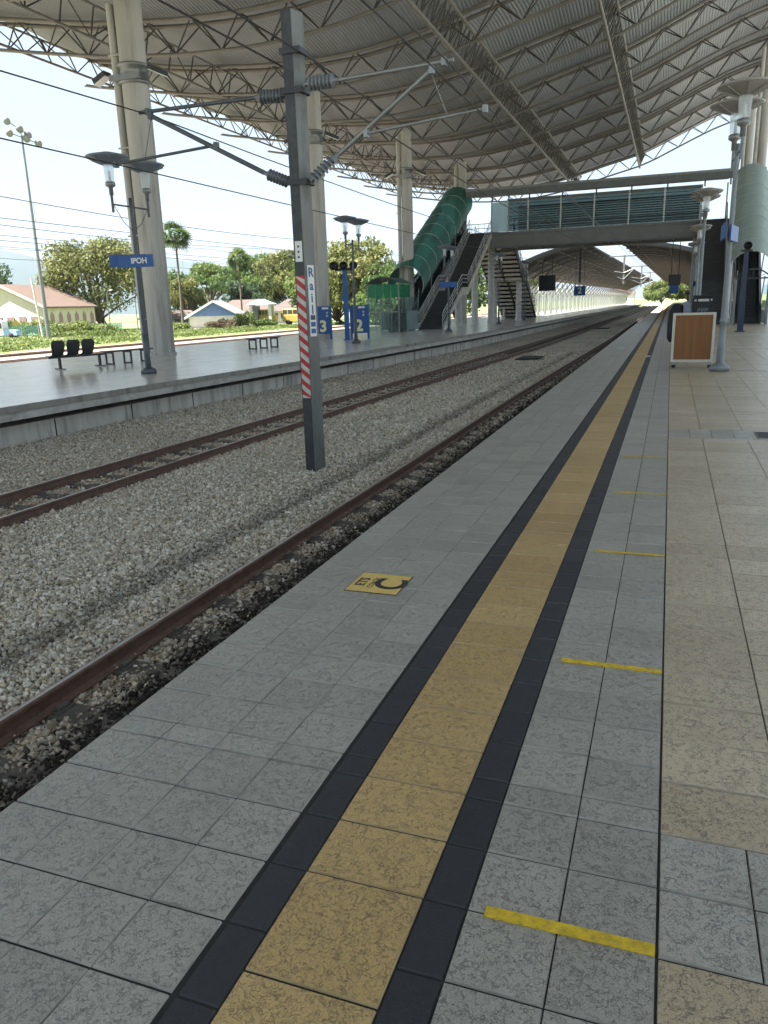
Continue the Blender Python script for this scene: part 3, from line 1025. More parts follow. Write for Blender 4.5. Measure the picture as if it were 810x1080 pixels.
# lengthwise lattice trusses
def long_truss(x, zb, h, y0, y1, stepy, lean=0.0, r=0.075):
    mb = MB()
    mb.tube([(x, y0, zb), (x, y1, zb)], r, 8, 0)
    mb.tube([(x + lean, y0, zb + h), (x + lean, y1, zb + h)], r * 0.9, 8, 0)
    y = y0
    k = 0
    while y < y1 - 0.01:
        y2 = min(y1, y + stepy)
        mb.tube([(x, y, zb), (x + lean, y, zb + h)], 0.035, 5, 1, caps=False)
        if k % 2:
            mb.tube([(x, y, zb), (x + lean, y2, zb + h)], 0.03, 5, 1, caps=False)
        else:
            mb.tube([(x + lean, y, zb + h), (x, y2, zb)], 0.03, 5, 1, caps=False)
        y = y2
        k += 1
    return mb.build('lengthwise_truss', [MT['truss'], MT['truss_web']], roof)
long_truss(-8.05, rz(-8.05) - 0.05, 1.15, 4, 86.2, 0.7, 0.55, 0.095)
long_truss(-1.72, rz(-1.72) - 0.06, 1.15, 4, 86.2, 0.875, 0.45, 0.095)
long_truss(8.6, rz(8.6) - 0.06, 1.15, 4, 86.2, 0.875, 0.3, 0.095)
long_truss(-27.1, rz(-27.1) + 0.10, 1.1, 4, 86.2, 1.75, -0.5, 0.06)
long_truss(-20.5, rz(-20.5) - 0.03, 1.1, 4, 86.2, 1.75, 0.3, 0.06)

# ---- round concrete columns
CL = [(-17.0, 24.5), (-15.8, 37.5), (-15.02, 50.5), (-14.5, 63.5), (7.55, 63.5), (7.6, 76.5)]
CW = ['nearest, behind the lamp post with the leftmost street sign', 'second in the row, behind the blue board numbered 3', 'third in the row, left of the green escalator tube', 'far one, showing above the top of the green escalator tube', 'first one rising behind the right escalator tube', 'second one rising behind the right escalator tube']
for k, (x, y) in enumerate(CL):
    h = rz(x) + 0.55
    r = [0.49, 0.45, 0.37, 0.35, 0.34, 0.34][k]
    c = thing('concrete_column', 'tall round concrete roof column, ' + CW[k], 'column', (x, y, 0), 0, 'round columns of the station roof')
    mb = MB()
    pr_ = [(r + 0.05, 0), (r + 0.05, 0.10), (r, 0.12)]
    zj = 2.44
    while zj < h - 1:
        pr_ += [(r, zj - 0.012), (r - 0.012, zj - 0.006), (r - 0.012, zj + 0.006), (r, zj + 0.012)]
        zj += 2.44
    mb.lathe((0, 0, 0), pr_ + [(r * 0.98, h), (0, h)], 32, smooth=False)
    mb.build('shaft', MT['column_concrete'], c)
    mb = MB()
    dx = -r - 0.10
    mb.tube([(dx, -0.25, 0.0), (dx, -0.25, h - 0.3)], 0.14, 14)
    for z in (1.4, 4.5, 7.6, 10.7):
        mb.box(dx - 0.16, dx + 0.40, -0.42, -0.38, z, z + 0.06)
    mb.build('drainpipe', MT['column_concrete'], c)
    mb = MB()
    mb.lathe((0, 0, 0), [(r + 0.02, 9.75), (r + 0.12, 9.78), (r + 0.12, 9.86), (r + 0.03, 9.9), (r + 0.03, 10.3), (r + 0.12, 10.33), (r + 0.12, 10.42), (r + 0.02, 10.45)], 28)
    mb.box(-r - 0.15, r + 0.15, -r - 0.18, -r - 0.06, 9.82, 10.02)
    mb.build('collar', MT['galv'], c)
    if x < 0:
        for s in (-1, 1):
            mb = MB()
            mb.bar((s * r, -0.1, 10.1), (s * (r + 0.5), -0.2, 10.15), 0.06, 0.06, 1)
            a = Vector((s * (r + 0.45), -0.3, 10.2))
            b_ = Vector((s * (r + 1.0), -0.3, 9.95))
            mb.bar(a, b_, 0.42, 0.16, 0)
            mb.bar(a + Vector((0, 0, -0.1)), b_ + Vector((0, 0, -0.1)), 0.34, 0.03, 2)
            mb.build('floodlight', [MT['dark_steel'], MT['galv'], MT['white']], c)

# ================================================================== OVERHEAD LINE
MX, MY = -3.09, 8.95
mast = thing('overhead_line_mast', 'dark steel overhead line mast between the tracks with red and white stripes', 'catenary mast', (MX, MY, -0.95))
def W(x, y, z): return (x - MX, y - MY, z + 0.95)
mb = MB()
hw, dp, tf = 0.165, 0.11, 0.02
# H section: flanges face across the track, web between; dark leading flange, grey side
mb.box(-0.15, 0.003, -dp, -dp + tf, 0, 6.58, 0)
mb.box(-0.15, 0.075, dp - tf, dp, 0, 6.58, 1)
mb.box(-0.09, -0.07, -dp + tf, dp - tf, 0, 6.58, 0)
mb.box(-0.02, 0.002, -dp + tf, dp - tf, 0, 6.58, 1)
mb.hexa([(0.005, -dp, 0), (0.015, -dp, 0), (0.087, dp, 0), (0.077, dp, 0), (0.005, -dp, 6.58), (0.015, -dp, 6.58), (0.087, dp, 6.58), (0.077, dp, 6.58)], 1)
mb.box(-0.15, -0.14, -dp + tf, dp - tf, 0, 6.58, 0)
mb.box(-0.16, 0.10, -dp - 0.02, dp + 0.02, -0.25, 0.02, 1)
mb.build('post', [MT['mast_dark'], MT['mast_grey']], mast)
# striped guard panel
st = MB()
ZA, ZB, X0, X1, Y = 1.25, 3.07, -0.135, 0.003, -dp - 0.004
n = 11
hgt = (ZB - ZA) / n
for i in range(-1, n * 2 + 1):
    # slanting bands, alternating
    za, zb = ZA + i * hgt / 1.0 * 0.5 * 2 / 2, ZA + (i + 1) * hgt * 0.5
    sl = 0.055
    poly = [(X0, za + sl), (X1, za - sl), (X1, zb - sl), (X0, zb + sl)]
    poly = [(a, min(ZB, max(ZA, q))) for a, q in poly]
    if max(q for _, q in poly) - min(q for _, q in poly) < 0.01:
        continue
    st.prism([(a, Y, q) for a, q in poly], (0, -0.003, 0), i % 2)
st.build('hazard_stripes', [MT['red'], MT['stripe_white']], mast)
mb = MB()
mb.box(-0.125, -0.01, Y - 0.004, Y, 3.27, 3.56)
pl = mb.build('small_plate', MT['white'], mast)
for k, s in enumerate("17 9"):
    if s != ' ':
        pass
for k in range(3):
    mb = MB()
    mb.box(-0.085, -0.055, Y - 0.0065, Y - 0.0042, 3.32 + k * 0.075, 3.35 + k * 0.075)
    mb.build('mark', MT['mast_dark'], pl)
# vertical name strip on the slanted side face
strip = bpy.data.objects.new('name_strip', None)
ang = math.atan2(2 * dp, 0.072)
mb = MB()
mb.box(-0.07, 0.07, -0.005, 0.0, 2.18, 3.22)
ns = mb.build('name_strip', MT['white'], mast)
ns.location = (0.053, -0.005, 0)
ns.rotation_euler = (0, 0, ang)
bpy.data.objects.remove(strip)
zz = 3.11
for ch, s, step in (("R", 0.19, 0.19), ("a", 0.19, 0.175), ("i", 0.19, 0.175), ("l", 0.19, 0.175)):
    text_obj('lettering', ch, s, MT['blue'], (0, -0.0075, zz), (PI / 2, 0, 0), ns, bold=0.004)
    zz -= step
for z, m_ in ((2.46, 'green_band'), (2.36, 'blue'), (2.26, 'blue')):
    mb = MB()
    mb.box(-0.05, 0.05, -0.008, -0.0055, z - 0.035, z + 0.035)
    mb.box(-0.03, 0.03, -0.0095, -0.0082, z - 0.012, z + 0.004)
    mb.build('emblem', MT['blue'] if m_ == 'blue' else MT['machine_yellow'] if False else MT['navy'], ns)
# clamps
for z in (3.42 + 0.95, 4.62 + 0.95, 5.12 + 0.95):
    mb = MB()
    mb.box(-0.19, 0.13, -dp - 0.03, -dp - 0.006, z - 0.04, z + 0.04)
    mb.box(-0.19, 0.13, dp + 0.006, dp + 0.03, z - 0.04, z + 0.04)
    mb.box(-0.19, -0.155, -dp - 0.005, dp + 0.005, z - 0.03, z + 0.03)
    mb.box(0.092, 0.13, -dp - 0.005, dp + 0.005, z - 0.03, z + 0.03)
    mb.build('clamp', MT['dark_steel'], mast)
def insulator(p, q, r, parent):
    p, q = Vector(p), Vector(q)
    d = q - p
    L = d.length
    prof = [(0.03, 0)]
    k = 7
    for i in range(k):
        z = L * (0.12 + 0.76 * i / k)
        prof += [(0.032, z), (r, z + 0.008), (r * 0.95, z + 0.016), (0.035, z + L * 0.76 / k * 0.75)]
    prof += [(0.03, L)]
    mb = MB()
    mb.lathe(p, prof, 14, 0, True, d)
    return mb.build('insulator', MT['insulator'], parent)
def cantilever(side, pts):
    a = MB()
    p = {k: Vector(W(*q)) for k, q in pts.items()}
    a.tube([p['t1'], p['t2']], 0.028, 8)
    a.tube([p['d1'], p['d2']], 0.034, 8)
    a.tube([p['r0'], p['r2']], 0.022, 8)
    a.tube([p['t0'], p['t0'] + (p['t1'] - p['t0']) * 0.15], 0.04, 8)
    a.tube([p['d0'], p['d0'] + (p['d1'] - p['d0']) * 0.15], 0.04, 8)
    for q in (p['d2'], p['t2'] * 0.92 + p['t1'] * 0.08, p['r2'], p['r0']):
        a.box(q.x - 0.03, q.x + 0.03, q.y - 0.04, q.y + 0.04, q.z - 0.05, q.z + 0.04)
    a.tube([p['d2'] + Vector((0, 0, -0.05)), p['r2'] * 0.7 + p['r0'] * 0.3], 0.006, 5)
    o = a.build('cantilever', MT['galv'] if side > 0 else MT['lamp_pole_dark'], mast)
    insulator(p['t0'], p['t1'], 0.098, o)
    insulator(p['d0'], p['d1'], 0.088, o)
cantilever(1, dict(t0=(-2.96, 8.95, 4.70), t1=(-2.42, 8.92, 4.69), t2=(-0.78, 8.85, 4.72), d0=(-2.96, 8.95, 3.43), d1=(-2.46, 8.92, 3.76), d2=(-1.08, 8.85, 4.64), r0=(-2.05, 8.9, 3.97), r2=(-0.36, 8.85, 4.10)))
cantilever(-1, dict(t0=(-3.28, 8.95, 4.60), t1=(-3.76, 8.92, 4.61), t2=(-5.72, 8.85, 4.60), d0=(-3.28, 8.95, 3.43), d1=(-3.69, 8.92, 3.60), d2=(-5.52, 8.85, 4.54), r0=(-4.45, 8.9, 4.04), r2=(-6.25, 8.85, 3.92)))
# registration arm insulator and drop rod are part of the near cantilever; wires are things of their own
def wire(name, label, pts, r, cat='overhead wire', group='overhead line wires'):
    mb = MB()
    mb.tube(pts, r, 6, 0, False)
    return tag(mb.build(name, MT['wire']), label, cat, group)
def sagline(x, z, y0, y1, sup, sag, xd=0.0):
    out = []
    for y in list(np.arange(y0, y1 + 0.1, 3.0)):
        ph = ((y - sup) % 36) / 36
        out.append((x + xd * (y - 9), y, z - sag * 4 * ph * (1 - ph)))
    return out
wire('messenger_wire', 'overhead messenger wire held at the tip of the right bracket of the striped mast', sagline(-0.86, 4.72, -15, 190, 8.85, 0.25, 0.004), 0.009)
wire('contact_wire', 'overhead contact wire above the nearest track, below the right bracket of the striped mast', sagline(-0.42, 4.06, -15, 190, 8.85, 0.02, 0.002), 0.008)
wire('messenger_wire', 'overhead messenger wire held at the tip of the left bracket of the striped mast', sagline(-5.6, 4.58, -15, 190, 8.85, 0.25, 0.02), 0.010)
wire('contact_wire', 'overhead contact wire crossing the sky below the left bracket of the striped mast', sagline(-6.1, 3.88, -15, 190, 8.85, 0.02, 0.02), 0.010)
wire('feeder_wire', 'dark feeder wire fixed to the left side of the striped mast near its top', sagline(-3.33, 4.98, -15, 190, 8.95, 0.22), 0.013)
wire('feeder_wire', 'dark feeder wire fixed to the right side of the striped mast near its top', sagline(-2.86, 5.02, -15, 190, 8.95, 0.22), 0.013)
for k, (x, z) in enumerate([(-24.4, 5.6), (-29.4, 5.3), (-35.9, 5.7), (-42.4, 5.6)]):
    w = wire('overhead_wire', 'thin overhead line over the rusty tracks behind the opposite platform, %s from the platform' % names[k], sagline(x, z + 1.0, -15, 260, 20, 0.4, 0.03), 0.016, group='wires over the rusty tracks')
    mb = MB()
    mb.tube(sagline(x, z, -15, 260, 20, 0.03, 0.03), 0.014, 5, 0, False)
    for y in np.arange(-10, 250, 9.0):
        ph = ((y - 20) % 36) / 36
        mb.tube([(x + 0.03 * (y - 9), y, z), (x + 0.03 * (y - 9), y, z + 1.0 - 1.6 * ph * (1 - ph))], 0.009, 4, 0, False)
    mb.build('lower_wire', MT['wire'], w)

# ================================================================== LAMP POSTS
def lantern(parent, x, y, z, shade, s=1.0):
    """glass cylinder on a socket under a wide shallow shade; (x, y, z) is the foot of the socket"""
    mb = MB()
    mb.lathe((x, y, z), [(0, -0.02), (0.05 * s, 0), (0.05 * s, 0.16 * s), (0.115 * s, 0.20 * s), (0.115 * s, 0.27 * s), (0.09 * s, 0.29 * s), (0, 0.29 * s)], 16, 0)
    L = mb.build('lantern', MT['galv'], parent)
    mb = MB()
    mb.lathe((x, y, z), [(0.098 * s, 0.292 * s), (0.120 * s, 0.66 * s)], 18, 0)
    mb.build('glass', MT['lamp_glass'], L)
    mb = MB()
    mb.lathe((x, y, z), [(0, 0.30 * s), (0.03 * s, 0.30 * s), (0.028 * s, 0.52 * s), (0, 0.54 * s)], 10, 0)
    mb.build('bulb', MT['white'], L)
    mb = MB()
    mb.lathe((x, y, z), [(0, 0.662 * s), (0.13 * s, 0.662 * s), (0.47 * s, 0.80 * s), (0.50 * s, 0.825 * s), (0.47 * s, 0.845 * s), (0.12 * s, 0.925 * s), (0, 0.935 * s)], 28, 0)
    for k in range(8):
        a = 2 * PI * k / 8
        mb.bar((x + 0.13 * s * math.cos(a), y + 0.13 * s * math.sin(a), z + 0.655 * s), (x + 0.46 * s * math.cos(a), y + 0.46 * s * math.sin(a), z + 0.785 * s), 0.012, 0.03)
    mb.build('lamp_shade', shade, L)
def lamp(label, loc, H, dark, a, spread=0.42, lift=(0, 0), sign=None, s=1.0, rz=0.0):
    t = thing('lamp_post', label, 'lamp post', loc, rz, 'double headed platform lamp posts')
    pm_ = MT['lamp_pole_dark'] if dark else MT['lamp_pole']
    mb = MB()
    mb.lathe((0, 0, 0), [(0, 0), (0.215, 0), (0.215, 0.10), (0.13, 0.165), (0.085, 0.18), (0.072, 0.9), (0.068, 1.05), (0.078, 1.06), (0.078, 1.12), (0.060, 1.14), (0.045, H - 0.3), (0.045, H), (0, H)], 18)
    mb.build('pole', pm_, t)
    dx, dy = math.cos(a) * spread, math.sin(a) * spread
    mb = MB()
    mb.tube([(-dx, -dy, H - 0.22 + lift[0]), (0, 0, H - 0.22), (dx, dy, H - 0.22 + lift[1])], 0.022, 8)
    for q in (-1, 1):
        mb.tube([(0, 0, H - 0.85), (dx * q * 0.5, dy * q * 0.5, H - 0.62), (dx * q * 0.92, dy * q * 0.92, H - 0.25)], 0.009, 6)
        mb.tube([(dx * q, dy * q, H - 0.42 + lift[(q + 1) // 2]), (dx * q, dy * q, H - 0.0 + lift[(q + 1) // 2])], 0.035, 10)
    mb.build('crossarm', pm_, t)
    sh = MT['shade_blue'] if dark else MT['shade']
    lantern(t, -dx, -dy, H + lift[0], sh, s)
    lantern(t, dx, dy, H + lift[1], sh, s)
    if sign:
        z, sa, two, txt = sign
        for k in range(2 if two else 1):
            ca, sa_ = math.cos(sa), math.sin(sa)
            off = -0.30 * k
            c = MB()
            o3 = (ca * off - sa_ * (0.10 if k else -0.07), sa_ * off + ca * (0.10 if k else -0.07), z + 0.03 * k)
            c.box(-0.50, 0.50, -0.018, 0.018, -0.16, 0.16, bev=0.006)
            sp = c.build('sign_plate', MT['blue'], t, o3)
            sp.rotation_euler = (0, 0, sa + 0.22 * k)
            if txt and not k:
                text_obj('lettering', txt, 0.20, MT['white'], (0.10, -0.0195, 0), (PI / 2, 0, 0), sp, bold=0.006)
    return t
lamp('dark double lamp post with blue station name plates in front of the nearest column', (-11.65, 16.32, 0), 4.62, True, math.radians(87), 0.70, sign=(3.02, math.radians(12), True, 'IPOH'), s=1.10)
lamp('grey double lamp post on the opposite platform just right of the board numbered 2', (-11.6, 31.9, 0), 4.55, True, math.radians(87), 0.70, s=1.05)
lamp('grey double lamp post in front of the left staircase with a blue plate', (-10.5, 44.3, 0), 4.15, True, math.radians(87), 0.70, sign=(2.75, math.radians(15), False, None), s=0.9)
lamp('grey double lamp post on the opposite platform beneath the footbridge soffit stairs', (-10.35, 58.4, 0), 4.4, True, math.radians(87), 0.70, s=0.9)
lamp('grey double lamp post furthest along the opposite platform beside a sloping soffit', (-10.3, 69.5, 0), 4.3, True, math.radians(87), 0.70, s=0.9)
lamp('big silver double lamp post beside the wooden panel, nearest on the right', (3.20, 17.1, 0), 4.72, False, math.radians(92), 0.80, sign=(2.93, math.radians(78), True, None), s=1.12)
lamp('silver double lamp post behind the black bags, second along the right platform', (2.98, 27.6, 0), 4.12, False, math.radians(90), 0.70, s=1.0)
lamp('silver double lamp post third along the right platform under the bridge edge', (3.22, 40.5, 0), 4.05, False, math.radians(90), 0.70, s=1.0)
lamp('silver double lamp post fourth along the right platform with a small blue plate', (3.35, 52.5, 0), 4.0, False, math.radians(90), 0.70, sign=(2.4, math.radians(80), False, None), s=1.0)

# ================================================================== OPPOSITE PLATFORM FURNITURE
def seat_shell(parent, x):
    mb = MB()
    n, rows = 9, []
    pr = [(-0.20, 0.00, 0.205), (-0.05, -0.012, 0.215), (0.10, -0.010, 0.215), (0.19, 0.02, 0.205), (0.235, 0.09, 0.195), (0.265, 0.19, 0.215), (0.29, 0.31, 0.235), (0.31, 0.42, 0.225), (0.318, 0.475, 0.165)]
    vs, fs = [], []
    for y, z, w in pr:
        for k in range(n):
            t = -1 + 2 * k / (n - 1)
            vs.append((x + w * t, y - 0.03 * t * t * (1 if z > 0.05 else 0), 0.44 + z + (0.02 * t * t if z <= 0.05 else 0)))
    m_ = len(vs)
    vs2 = [(a, q + 0.016, c - 0.016) for a, q, c in vs]
    for i in range(len(pr) - 1):
        for k in range(n - 1):
            q = (i * n + k, i * n + k + 1, (i + 1) * n + k + 1, (i + 1) * n + k)
            fs.append(q)
            fs.append(tuple(m_ + z for z in reversed(q)))
    for i in range(len(pr) - 1):
        fs.append((i * n, (i + 1) * n, m_ + (i + 1) * n, m_ + i * n))
        fs.append(((i + 1) * n - 1, m_ + (i + 1) * n - 1, m_ + (i + 2) * n - 1, (i + 2) * n - 1))
    e = (len(pr) - 1) * n
    fs += [(e + k, e + k + 1, m_ + e + k + 1, m_ + e + k) for k in range(n - 1)]
    mb.add(vs + vs2, fs, 0, True)
    mb.build('seat', MT['black'], parent)
def t_leg(parent, x):
    mb = MB()
    mb.box(x - 0.035, x + 0.035, -0.035, 0.035, 0.04, 0.40, bev=0.005)
    mb.box(x - 0.03, x + 0.03, -0.26, 0.26, 0.01, 0.045, bev=0.005)
    mb.build('leg', MT['dark_steel'], parent)
def loop_leg(parent, x):
    mb = MB()
    for s in (-0.19, 0.19):
        mb.box(x - 0.025, x + 0.025, s - 0.025, s + 0.025, 0.0, 0.42)
    mb.box(x - 0.025, x + 0.025, -0.165, 0.165, 0.0, 0.05)
    mb.box(x - 0.025, x + 0.025, -0.165, 0.165, 0.37, 0.42)
    mb.build('leg', MT['black'], parent)
b1 = thing('bench', 'row of three black shell seats on a dark beam left of the lamp post', 'bench', (-15.72, 18.25, 0), math.radians(255), 'benches on the opposite platform')
mb = MB()
mb.box(-1.0, 1.05, -0.04, 0.04, 0.36, 0.42, bev=0.006)
mb.build('beam', MT['dark_steel'], b1)
for x in (-0.20, 0.33, 0.86):
    seat_shell(b1, x)
t_leg(b1, 0.70)
t_leg(b1, -0.75)
def backless(label, loc, rz):
    b = thing('bench', label, 'bench', loc, rz, 'benches on the opposite platform')
    mb = MB()
    mb.box(-0.95, 0.95, -0.21, 0.21, 0.425, 0.465, bev=0.008)
    mb.build('seat', MT['dark_steel'], b)
    for x in (-0.72, 0.0, 0.72):
        loop_leg(b, x)
backless('backless dark bench with three frame legs just left of the lamp post', (-15.40, 20.25, 0), math.radians(75))
backless('backless dark bench with three frame legs standing alone near the hazard striped mast', (-14.6, 28.5, 0), math.radians(78))

def board(label, x0, x1, y, num, ry):
    c = (x0 + x1) / 2
    w = (x1 - x0) / 2
    t = thing('notice_board', label, 'notice board', (c, y, 0), ry, 'blue platform number boards')
    mb = MB()
    mb.box(-w, w, -0.05, 0.05, 0.30, 1.72, bev=0.012)
    p = mb.build('panel', MT['blue'], t)
    mb = MB()
    for s in (-1, 1):
        mb.box(s * w - 0.05, s * w + 0.05, -0.065, 0.065, 0, 1.735)
    for s in (-1, 1):
        mbl = MB()
        mbl.box(s * (w - 0.04) - 0.05, s * (w - 0.04) + 0.05, -0.068, 0.068, 0, 1.735)
        mbl.build('leg', MT['blue'], t)
    text_obj('lettering', num, 0.80, MT['cream_number'], (-0.05 * w, -0.054, 0.66), (PI / 2, 0, 0), p, bold=0.03, depth=0.003)
    mb = MB()
    mb.box(-0.05, 0.30, -0.0535, -0.0505, 1.56, 1.66)
    mb.build('label_strip', MT['white'], p)
    for z in (1.22, 1.38):
        mb = MB()
        mb.lathe((0.22, -0.0505, z), [(0, 0.003), (0.055, 0.003), (0.06, 0)], 14, 0, True, (0, -1, 0))
        mb.build('badge', MT['stripe_white'], p)
board('blue board on two legs with a big number 3, beside a round column', -15.70, -14.85, 36.5, '3', math.radians(10))
board('blue board on two legs with a big number 2, beside a lamp post', -13.75, -12.75, 36.6, '2', math.radians(10))

sp = thing('signal_post', 'blue steel post with three black round signal heads behind board 2', 'signal post', (-13.4, 35.2, 0), math.radians(8))
mb = MB()
mb.box(-0.11, 0.11, -0.09, 0.09, 0, 3.45, bev=0.01)
mb.box(-0.17, 0.17, -0.14, 0.14, 0, 0.06)
mb.build('post', MT['blue'], sp)
mb = MB()
mb.box(-0.17, 0.17, -0.13, -0.092, 1.95, 2.25)
mb.build('equipment_box', MT['blue'], sp)
mb = MB()
mb.box(-0.5, 0.5, -0.03, 0.03, 3.40, 3.52)
mb.build('bracket', MT['black'], sp)
for x in (-0.46, 0.0, 0.46):
    mb = MB()
    mb.lathe((x, -0.02, 3.66), [(0, -0.12), (0.12, -0.12), (0.17, -0.05), (0.20, 0.12), (0.20, 0.30), (0.185, 0.30), (0.18, 0.14), (0, 0.12)], 18, 0, True, (0.25 * (1 if x > 0 else -1 if x < 0 else 0), -1, -0.1))
    mb.build('signal_head', MT['black'], sp)

# glazed shelter at the foot of the escalator
sh = thing('glass_shelter', 'glass walled shelter with arched green roof at the foot of the left escalator', 'shelter', (-14.9, 44.9, 0), math.radians(4))
def arch(mb, w, y0, y1, z, rise, n=12, mi=0, th=0.03):
    P = []
    for k in range(n + 1):
        t = -1 + 2 * k / n
        P.append((w * t, z + rise * (1 - t * t)))
    for (a, q), (c, d) in zip(P[:-1], P[1:]):
        mb.hexa([(a, y0, q), (c, y0, d), (c, y1, d), (a, y1, q), (a, y0, q + th), (c, y0, d + th), (c, y1, d + th), (a, y1, q + th)], mi)
mb = MB()
arch(mb, 1.05, -0.1, 2.9, 2.98, 0.38)
mb.build('roof', MT['green_sheet'], sh)
mb = MB()
arch(mb, 1.06, -0.14, -0.105, 2.95, 0.38, th=0.07)
arch(mb, 1.06, 2.905, 2.94, 2.95, 0.38, th=0.07)
mb.bar((-1.0, -0.12, 3.0), (0, -0.12, 3.36), 0.03, 0.03)
mb.bar((1.0, -0.12, 3.0), (0, -0.12, 3.36), 0.03, 0.03)
mb.bar((0, -0.12, 2.95), (0, -0.12, 3.36), 0.03, 0.03)
mb.build('roof_frame', MT['dark_steel'], sh)
for i, x in enumerate((-1.0, -0.5, 0.0, 0.5)):
    mb = MB()
    mb.box(x + 0.03, x + 0.47, -0.012, 0.0, 2.13, 2.93)
    mb.build('green_panel', MT['green_band'], sh)
    mb = MB()
    mb.box(x + 0.03, x + 0.47, -0.012, 0.0, 0.05, 2.10)
    mb.build('glass_pane', MT['clear_glass'], sh)
for x in (-1.0, 1.0):
    mb = MB()
    mb.box(x - 0.008, x + 0.008, 0.05, 2.8, 0.05, 2.10)
    mb.build('glass_pane', MT['clear_glass'], sh)
    mb = MB()
    mb.box(x - 0.008, x + 0.008, 0.05, 2.8, 2.13, 2.93)
    mb.build('green_panel', MT['green_band'], sh)
for x in (-1.0, 1.0):
    for y in (0.0, 2.85):
        mb = MB()
        mb.box(x - 0.04, x + 0.04, y - 0.04, y + 0.04, 0, 2.97)
        mb.build('post', MT['lamp_pole'], sh)
mb = MB()
mb.box(-0.96, 0.96, -0.05, -0.02, 1.22, 1.30)
for x in (-0.5, 0.0, 0.5):
    mb.box(x - 0.012, x + 0.012, -0.02, 0.01, 0.03, 2.95)
mb.build('rail', MT['galv'], sh)
tr = thing('hand_trolley', 'black hand trolley with a curved handle inside the glass shelter', 'trolley', (-14.3, 45.4, 0), 0)
mb = MB()
mb.box(-0.42, 0.42, -0.25, 0.25, 0.10, 0.27, bev=0.02)
mb.build('platform', MT['black'], tr)
mb = MB()
for y in (-0.2, 0.2):
    mb.tube([(-0.36, y, 0.25), (-0.46, y, 0.5), (-0.48, y, 0.8), (-0.42, y, 1.05), (-0.25, y, 1.18)], 0.025, 8)
mb.tube([(-0.25, -0.2, 1.18), (-0.25, 0.2, 1.18)], 0.025, 8)
mb.build('handle', MT['black'], tr)
for x in (-0.3, 0.3):
    for y in (-0.2, 0.2):
        mb = MB()
        mb.lathe((x, y - 0.025, 0.055), [(0, 0), (0.055, 0), (0.055, 0.05), (0, 0.05)], 12, 0, True, (0, 1, 0))
        mb.build('wheel', MT['tyre'], tr)

# ================================================================== FOOTBRIDGE, STAIRS, ESCALATORS
BY0, BY1, BF = 60.0, 64.2, 6.85       # front, back, floor level
br = thing('footbridge', 'covered footbridge crossing the tracks with a glazed side wall', 'footbridge', (0, 0, 0))
GX0, GX1 = -11.35, 3.85
mb = MB()
mb.box(GX0, GX1, BY0, BY0 + 0.25, 5.70, BF, 0)
mb.box(GX0, GX1, BY0 - 0.10, BY0 - 0.003, BF - 0.16, BF, 0)
mb.box(GX0, GX1, BY0 - 0.10, BY0 - 0.003, 5.70, 5.80, 1)
mb.box(GX0, GX1, BY1 - 0.25, BY1, 5.70, BF, 0)
mb.build('girder', [MT['girder'], MT['roof_beam']], br)
mb = MB()
for x in np.arange(-10.6, 3.6, 1.22):
    mb.bar((x, BY0 - 0.012, 5.82), (x - 0.35, BY0 - 0.012, BF - 0.17), 0.012, 0.018)
mb.build('girder_joint', MT['roof_beam'], br)
mb = MB()
mb.box(-16.2, 7.8, BY0 + 0.252, BY1 - 0.252, BF - 0.42, BF - 0.02)
mb.box(-16.2, GX0 - 0.005, BY0, BY0 + 0.25, BF - 0.42, BF - 0.02)
mb.box(GX1 + 0.005, 7.8, BY0, BY0 + 0.25, BF - 0.42, BF - 0.02)
for x in np.arange(-10, 4, 2.4):
    mb.box(x - 0.08, x + 0.08, BY0 + 0.252, BY1 - 0.252, 5.85, BF - 0.425)
mb.build('floor', MT['girder'], br)
# roof: front beam, fascia and a flat deck
mb = MB()
mb.box(-13.2, 5.55, BY0 - 0.55, BY0 - 0.25, 9.42, 9.98, 0)
mb.box(-13.2, 5.55, BY0 - 0.62, BY0 - 0.553, 9.86, 10.02, 1)
mb.box(-13.2, 5.55, BY0 - 0.245, BY1 + 0.1, 9.94, 9.99, 0)
mb.build('roof', [MT['roof_beam'], MT['fascia']], br)
MUL = [-10.05, -8.5, -6.07, -3.65, -1.2, 1.22, 3.66]
for x in MUL + [GX0 + 0.05, 5.3]:
    mb = MB()
    z0 = BF if x < 5 else 0.0
    mb.box(x - 0.045, x + 0.045, BY0 - 0.10 + 0.02, BY0 + 0.02, z0, 9.20)
    mb.build('post', MT['post_pale'], br)
    mb = MB()
    mb.box(x + 0.10, x + 0.20, BY0 - 0.42, BY0 - 0.36, 9.0, 9.42)
    mb.build('bracket', MT['dark_steel'], br)
for a, c in zip(MUL[:-1], MUL[1:]):
    mb = MB()
    mb.box(a + 0.05, c - 0.05, BY0 - 0.02, BY0 - 0.008, BF + 0.02, 8.98)
    mb.build('window', MT['teal_glass'], br)
    mb = MB()
    mb.box(a + 0.05, c - 0.05, BY0 - 0.06, BY0 + 0.02, 8.985, 9.19)
    mb.build('window_header', MT['roof_beam'], br)
mb = MB()
mb.box(GX0 + 0.1, MUL[0] - 0.05, BY0 - 0.02, BY0 - 0.008, BF + 0.02, 9.0)
mb.build('window', MT['frost_glass'], br)
